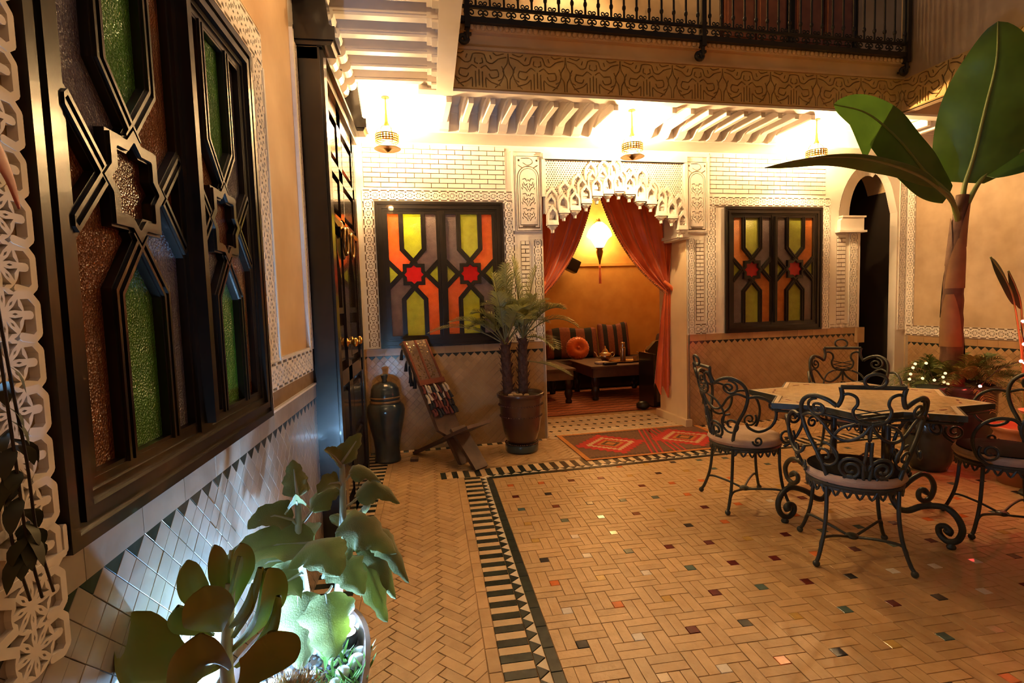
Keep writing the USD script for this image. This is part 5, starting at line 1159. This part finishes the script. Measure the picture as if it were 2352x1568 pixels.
# ------------------------------------------------------------------ long planter by the left wall
std('planter', (.16, .09, .07), (.10, .055, .045), 9, .35, .2, 40); std('pebble_white', (.85, .85, .82), (.7, .7, .68), 20, .5, vary=.15); std('pebble_dark', (.10, .10, .11), (.06, .06, .07), 20, .6, vary=.3)
std('kalanchoe', (.25, .25, .085), (.19, .20, .065), 16, .85, .4, 220, trans=.34, sheen=.5); std('kalanchoe_stem', (.36, .36, .30), None, 20, .8)
std('succulent', (.19, .24, .035), (.28, .20, .05), 6, .42, .1, 90); std('succulent_stem', (.42, .27, .20), None, 12, .7)
std('cactus', (.09, .11, .04), None, 20, .6); std('spine', (.56, .33, .10), (.45, .24, .07), 30, .5); std('sprig', (.16, .32, .06), None, 20, .6, trans=.3)
emit('led_white', (.30, .60, 1.0), LED); emit('led_soft', (.34, .64, 1.0), LED*.4)
plr = thing('planter', 'long rounded dark planter against the left wall below the star-lattice window', 'planter', (-.425, 1.40, 0))
def oval_ring(ax, ay, z, n=44, p=2.6):
    a = np.linspace(0, 2*PI, n, endpoint=False); c, s_ = np.cos(a), np.sin(a)
    return np.stack([ax*np.sign(c)*abs(c)**(2/p), ay*np.sign(s_)*abs(s_)**(2/p), np.full(n, z)], 1)
def oval_loft(rings):
    n = len(rings[0]); f = [[i*n+j, i*n+(j+1) % n, (i+1)*n+(j+1) % n, (i+1)*n+j] for i in range(len(rings)-1) for j in range(n)]
    return MB().add(np.vstack(rings), f)
part(plr, 'body', oval_loft([oval_ring(.001, .001, 0), oval_ring(.16, .42, 0), oval_ring(.175, .45, .06), oval_ring(.19, .475, .34), oval_ring(.205, .49, .37), oval_ring(.21, .495, .40), oval_ring(.195, .475, .405), oval_ring(.182, .46, .38), oval_ring(.18, .455, .35), oval_ring(.001, .001, .352)]), 'planter', 50)
q = random.Random(44); gd, gw = MB(), MB()
for k in range(620):
    a, r = q.uniform(0, 6.28), q.random()**.5
    x, y = -.425+.172*r*math.cos(a), 1.40+.44*r*math.sin(a); m_ = gw if q.random() < .3 else gd
    m_.ball((x, y, .358+q.uniform(0, .012)), q.uniform(.006, .012), 1, (1, q.uniform(.7, 1.2), .8))
single('gravel', gd, 'pebble_dark', 'dark gravel filling the long planter', 'gravel', kind='stuff', smooth=True); single('white_gravel', gw, 'pebble_white', 'white chips scattered among the dark gravel of the planter', 'gravel', kind='stuff', smooth=True)
for k in range(12):
    x, y = -.285+q.uniform(-.05, .035), 1.33+k*.043
    single('white_stone', MB().ball((x, y, .378), q.uniform(.016, .026), 2, (1, q.uniform(.8, 1.2), .75)), 'pebble_white', 'rounded white stone lying on the gravel at the planter edge', 'stone', 'white stones along the planter edge', smooth=True)
for k, P in enumerate(((-.585, 1.45, .375), (-.305, 1.68, .378))):
    ld = thing('spotlight', ('small cool white spotlight in the planter at the wall, behind the fleshy plant', 'small cool white spotlight in the gravel under the felted leaves')[k], 'light', P)
    part(ld, 'housing', MB().lathe([(.001, 0), (.03, 0), (.034, .02), (.03, .04), (.026, .036), (.001, .034)], 20), 'plastic_black', True); part(ld, 'lens', MB().lathe([(.024, .035), (.022, .046), (.013, .055), (.001, .058)], 16), ('led_white', 'led_soft')[k], True)
# felted kalanchoe: leaves given by base and tip in its own frame (x right as seen, d away, z up), scale m
KC = np.array([-.40, 1.72, .36]); kx = np.array([.955, .297, 0]); ky = np.array([-.297, .955, 0])
K3 = lambda x, d, z: kx*x+ky*d+np.array([0, 0, z])
ka = thing('felt_plant', 'grey-green plant with large felted scalloped leaves in the planter, lit from below', 'plant', KC)
def kleaf(b0, t0, W_, sd, seed, cup=.25, droop=.0, pet=True, stem=None, bulge=.45):
    b0, t0 = np.array(K3(*b0)), np.array(K3(*t0)); mid_ = (b0+t0)/2+np.array([0, 0, droop])
    fn = lambda s: W_*(max(1e-4, (1-s))**.62)*(min(1, s*5.5+.12))**.6*(1+.10*math.sin(s*19+seed))
    lf = part(ka, 'leaf', blade(MB(), [b0, b0*.6+t0*.4+np.array([0, 0, droop*.9]), b0*.25+t0*.75+np.array([0, 0, droop*.7]), t0], K3(*sd), fn, .004, cup=cup, wave=.10, seed=seed, n=13, m=24, serr=.05), 'kalanchoe', True)
    part(lf, 'vein', MB().tube([b0, b0*.6+t0*.4+np.array([0, 0, droop*.9-.002]), b0*.25+t0*.75+np.array([0, 0, droop*.7-.002])], [.005, .004, .002], 6), 'kalanchoe_stem', True)
    if stem is not None: part(lf, 'leafstalk', MB().tube(spline([K3(*stem), (np.array(K3(*stem))+b0)/2+[0, 0, -.004], b0], 8), .0045, 6), 'kalanchoe_stem', True)
SA_ = [(-.02, .0, 0), (-.035, 0, .2), (-.045, 0, .33), (-.04, 0, .46), (-.04, 0, .50)]; SB2 = [(.05, .03, 0), (.085, .04, .25), (.10, .05, .4), (.105, .05, .54), (.105, .05, .57)]
for s_ in (SA_, SB2): part(ka, 'stem', MB().tube(spline([K3(*p) for p in s_], 24), np.linspace(.016, .008, len(spline([K3(*p) for p in s_], 24))), 9), 'kalanchoe_stem', True)
KL = [((-.04, .01, .50), (-.045, .05, .61), .048, (1, 0, 0), -.5, .0, None), ((-.04, -.005, .49), (-.05, -.10, .545), .046, (1, 0, .0), .7, -.02, None),
      ((.105, .05, .575), (.175, .06, .665), .044, (.8, 0, -.6), -.5, .0, None), ((.105, .05, .565), (.05, .02, .635), .035, (.5, .7, .2), .5, .01, None),
      ((-.06, -.01, .435), (-.185, -.03, .44), .05, (0, .6, .8), .35, .03, (-.04, 0, .41)), ((.0, .02, .44), (.12, .08, .47), .045, (0, .8, .6), .3, .03, (-.04, 0, .41)),
      ((.09, .03, .515), (.02, .0, .50), .04, (0, .8, .6), .4, .015, (.1, .05, .50)), ((.13, .05, .53), (.23, .05, .485), .045, (0, .8, .6), .4, .03, (.105, .05, .51)),
      ((.15, .06, .44), (.29, .04, .40), .055, (0, .7, .7), .4, .05, (.1, .05, .42)), ((.0, -.03, .355), (-.27, -.05, .335), .085, (0, .85, .5), .3, .035, (-.04, 0, .33)),
      ((-.02, -.05, .365), (.05, -.2, .31), .10, (1, .2, .2), .3, .04, (-.045, 0, .33)), ((.07, .0, .36), (.24, -.10, .29), .095, (.2, .8, .5), .3, .05, (.09, .04, .36)),
      ((.17, .04, .37), (.245, -.03, .10), .10, (.5, .7, .3), .45, .05, (.1, .05, .38)), ((.19, .0, .33), (.285, -.06, .16), .06, (.4, .6, .5), .4, .04, (.1, .05, .36)),
      ((-.06, -.06, .22), (-.065, -.13, .02), .095, (1, .1, 0), .25, .0, (-.035, 0, .2)), ((.02, -.07, .20), (.03, -.14, .03), .10, (1, .15, 0), .25, .0, (.05, .03, .17)),
      ((.15, -.02, .25), (.20, -.1, .07), .07, (.6, .6, .3), .3, .02, (.08, .04, .24)), ((-.09, .02, .30), (-.20, .06, .23), .07, (.2, .6, .7), .3, .03, (-.04, 0, .27)), ((.11, .1, .33), (.2, .2, .33), .08, (.7, -.5, .3), .3, .03, (.09, .04, .3)),
      ((-.05, -.04, .27), (-.17, -.12, .20), .075, (.5, .6, .5), .3, .03, (-.035, 0, .25)), ((.05, -.03, .29), (.12, -.17, .22), .08, (.9, .3, .2), .3, .03, (.07, .03, .28)), ((.12, .0, .20), (.22, .02, .08), .065, (.4, .8, .3), .3, .03, (.07, .03, .19)), ((-.02, .1, .3), (-.06, .22, .28), .08, (1, .2, .2), .3, .03, (-.035, 0, .26))]
for k, (b0, t0, W_, sd, cup, dr, stm) in enumerate(KL): kleaf(b0, t0, W_, sd, k, cup, dr, True, stm)
# fleshy paddle plant in front
PC = np.array([-.505, 1.265, .36]); px_ = np.array([.927, .376, 0]); py_ = np.array([-.376, .927, 0]); P3 = lambda x, d, z: px_*x+py_*d+np.array([0, 0, z])
pp = thing('paddle_succulent', 'succulent with thick rounded green leaves edged in red, nearest plant in the planter', 'succulent', PC)
stm = spline([P3(0, 0, 0), P3(.005, 0, .15), P3(0, 0, .27), P3(.02, .02, .45)], 20)
part(pp, 'stem', MB().tube(stm, np.linspace(.02, .011, len(stm)), 10), 'succulent_stem', True)
def paddle(b0, t0, W_, sd, cup, bow=(0, 0, 0), th=.009, p=.9):
    b0, t0 = np.array(P3(*b0)), np.array(P3(*t0)); bw = np.array(P3(*bow))
    fn = lambda s: W_*(max(1e-4, 1-((s-.62)/.62)**2 if s < .62 else 1-((s-.62)/.385)**2))**.5*(.22+.78*min(1, s*1.7))
    G_, N = leaf_grid([b0, b0*.66+t0*.34+bw*.8, b0*.33+t0*.67+bw, t0], P3(*sd), fn, cup=cup, n=13, m=24)
    prof = th*np.sqrt(np.clip(1-np.linspace(-1, 1, 13)**2, 0, 1)); b_ = MB().grid(G_); b_.grid((G_-N[:, None]*prof[None, :, None])[:, ::-1])
    lf = part(pp, 'leaf', b_, 'succulent', True)
PL = [((-.01, 0, .265), (-.17, -.02, .46), .066, (.58, .56, .54), .5, (-.035, -.02, -.03)), ((0, -.02, .30), (-.045, -.085, .405), .058, (1, 0, .1), .7, (-.02, -.03, -.02)),
      ((-.005, 0, .36), (-.06, .015, .53), .03, (1, .2, .1), .3, (-.015, 0, 0)), ((.0, .02, .38), (-.005, .03, .545), .024, (1, .3, 0), .3, (0, 0, 0)), ((.02, .02, .38), (.05, .03, .535), .03, (1, .4, -.1), .3, (.005, 0, 0)),
      ((-.005, -.02, .36), (-.03, -.05, .49), .05, (1, 0, 0), .35, (-.005, -.02, 0)), ((-.02, -.01, .35), (-.085, -.03, .45), .03, (1, -.3, .5), .4, (-.01, 0, 0)),
      ((.02, -.01, .33), (.085, -.03, .49), .035, (.25, 1, .1), .3, (.0, 0, -.01)), ((.015, -.02, .36), (.07, -.03, .455), .03, (.25, 1, .1), .3, (.0, 0, -.01)), ((.01, 0, .29), (.10, .0, .47), .062, (.6, .75, -.1), .35, (.02, 0, -.02)),
      ((.01, -.03, .21), (.095, -.06, .345), .07, (1, .2, -.35), .2, (.02, -.01, 0)), ((.02, .02, .40), (.03, .04, .52), .018, (.6, .8, 0), .3, (0, 0, 0)), ((.015, 0, .41), (.045, -.01, .52), .014, (.5, .8, 0), .3, (0, 0, 0)), ((.02, .0, .25), (.12, -.03, .41), .035, (.2, 1, .2), .4, (.01, 0, -.015))]
for a in PL: paddle(*a)
def cactus(label, c, R):
    t = thing('barrel_cactus', label, 'cactus', c)
    part(t, 'body', MB().lathe([(.001, -.1*R)]+[(R*math.cos(e), R*.95*math.sin(e)+R*.8) for e in np.linspace(-1.1, PI/2-.02, 16)], 40, flute=lambda w: 1+.07*np.cos(w*14)), 'cactus', True)
    q = random.Random(int(R*1e4)); b_ = MB()
    for i in range(14):
        for j in range(13):
            e = -.9+2.4*j/12; a = i*2*PI/14; c0 = np.array([R*1.06*math.cos(e)*math.cos(a), R*1.06*math.cos(e)*math.sin(a), R*.95*math.sin(e)+R*.8]); n_ = np.array([math.cos(e)*math.cos(a), math.cos(e)*math.sin(a), math.sin(e)])
            for k in range(7):
                d = n_+np.array([q.uniform(-1, 1) for _ in range(3)])*.75; d /= np.linalg.norm(d); s = np.cross(d, [q.random(), q.random(), 1]); s = s/np.linalg.norm(s)*.0011; L = R*q.uniform(.3, .5)
                b_.add([c0-s, c0+s, c0+d*L, c0+np.cross(d, s)], [[0, 1, 2], [1, 3, 2], [3, 0, 2]])
    part(t, 'spines', b_, 'spine', kind='stuff')
cactus('golden barrel cactus covered in curved tan spines right of the paddle succulent', (-.385, 1.33, .355), .088)
cactus('small spiny cactus half hidden behind the stem of the paddle succulent', (-.575, 1.36, .355), .055)
sg = MB(); q = random.Random(9)
for k in range(150):
    x, y = -.29+q.uniform(-.08, .06), 1.16+q.random()**1.6*.5; c0 = np.array([x, y, .365]); h = q.uniform(.015, .045)
    for j in range(3):
        a = q.uniform(0, 6.28); d = np.array([math.cos(a), math.sin(a), 1.2]); s = np.cross(d, [0, 0, 1.]); s = s/np.linalg.norm(s)*.005
        sg.add([c0, c0+d*h*.5+s, c0+d*h*.5-s, c0+d*h], [[0, 1, 2], [1, 3, 2]])
single('ground_cover', sg, 'sprig', 'tiny bright green creeping plants between the stones of the planter', 'plants', kind='stuff')
# hanging dried garland at the far left edge
std('garland_leaf', (.04, .05, .02), (.03, .03, .015), 20, .6); std('cord', (.03, .02, .015), None, 20, .8); std('ribbon_red', (.34, .045, .02), None, 14, .5)
hg = thing('hanging_vine', 'dark trailing vine hanging at the left edge in front of the star band', 'vine', (-.612, .835, 1.0))
q = random.Random(12)
for dx, dy, z0 in ((0, 0, .62), (-.012, -.01, .55), (.006, .012, .5)):
    P = spline([(dx, dy, z0), (dx+.003, dy+.01, z0-.15), (dx+.004, dy+.022, .24), (dx, dy+.034, .12), (dx+.002, dy+.04+q.uniform(0, .02), .02)], 20); part(hg, 'cord', MB().tube(P, .0022, 5), 'cord')
for k in range(26):
    z = q.uniform(.1, .42); a = q.uniform(0, 6.28); b0 = np.array([0, .018+(.4-z)*.06, z]); L = q.uniform(.03, .055)
    part(hg, 'leaf', blade(MB(), [b0, b0+[.3*L*math.cos(a), .6*L*math.sin(a), -.4*L], b0+[.4*L*math.cos(a), .8*L*math.sin(a), -L]], (math.sin(a), -math.cos(a), .3), oval(.011, .8), 0, n=5, m=6), 'garland_leaf', True)
rbn = thing('red_ribbon', 'red pointed ribbon end hanging at the left edge above the vine', 'ribbon', (-.606, .895, 1.595))
part(rbn, 'cloth', blade(MB(), [(-.004, -.045, .15), (-.002, -.022, .105), (0, .0, .06), (.0, .012, .02)], (0, .8, .6), lambda s: .017*(1-s)**.7+.002, .002, n=7, m=14), 'ribbon_red', True)
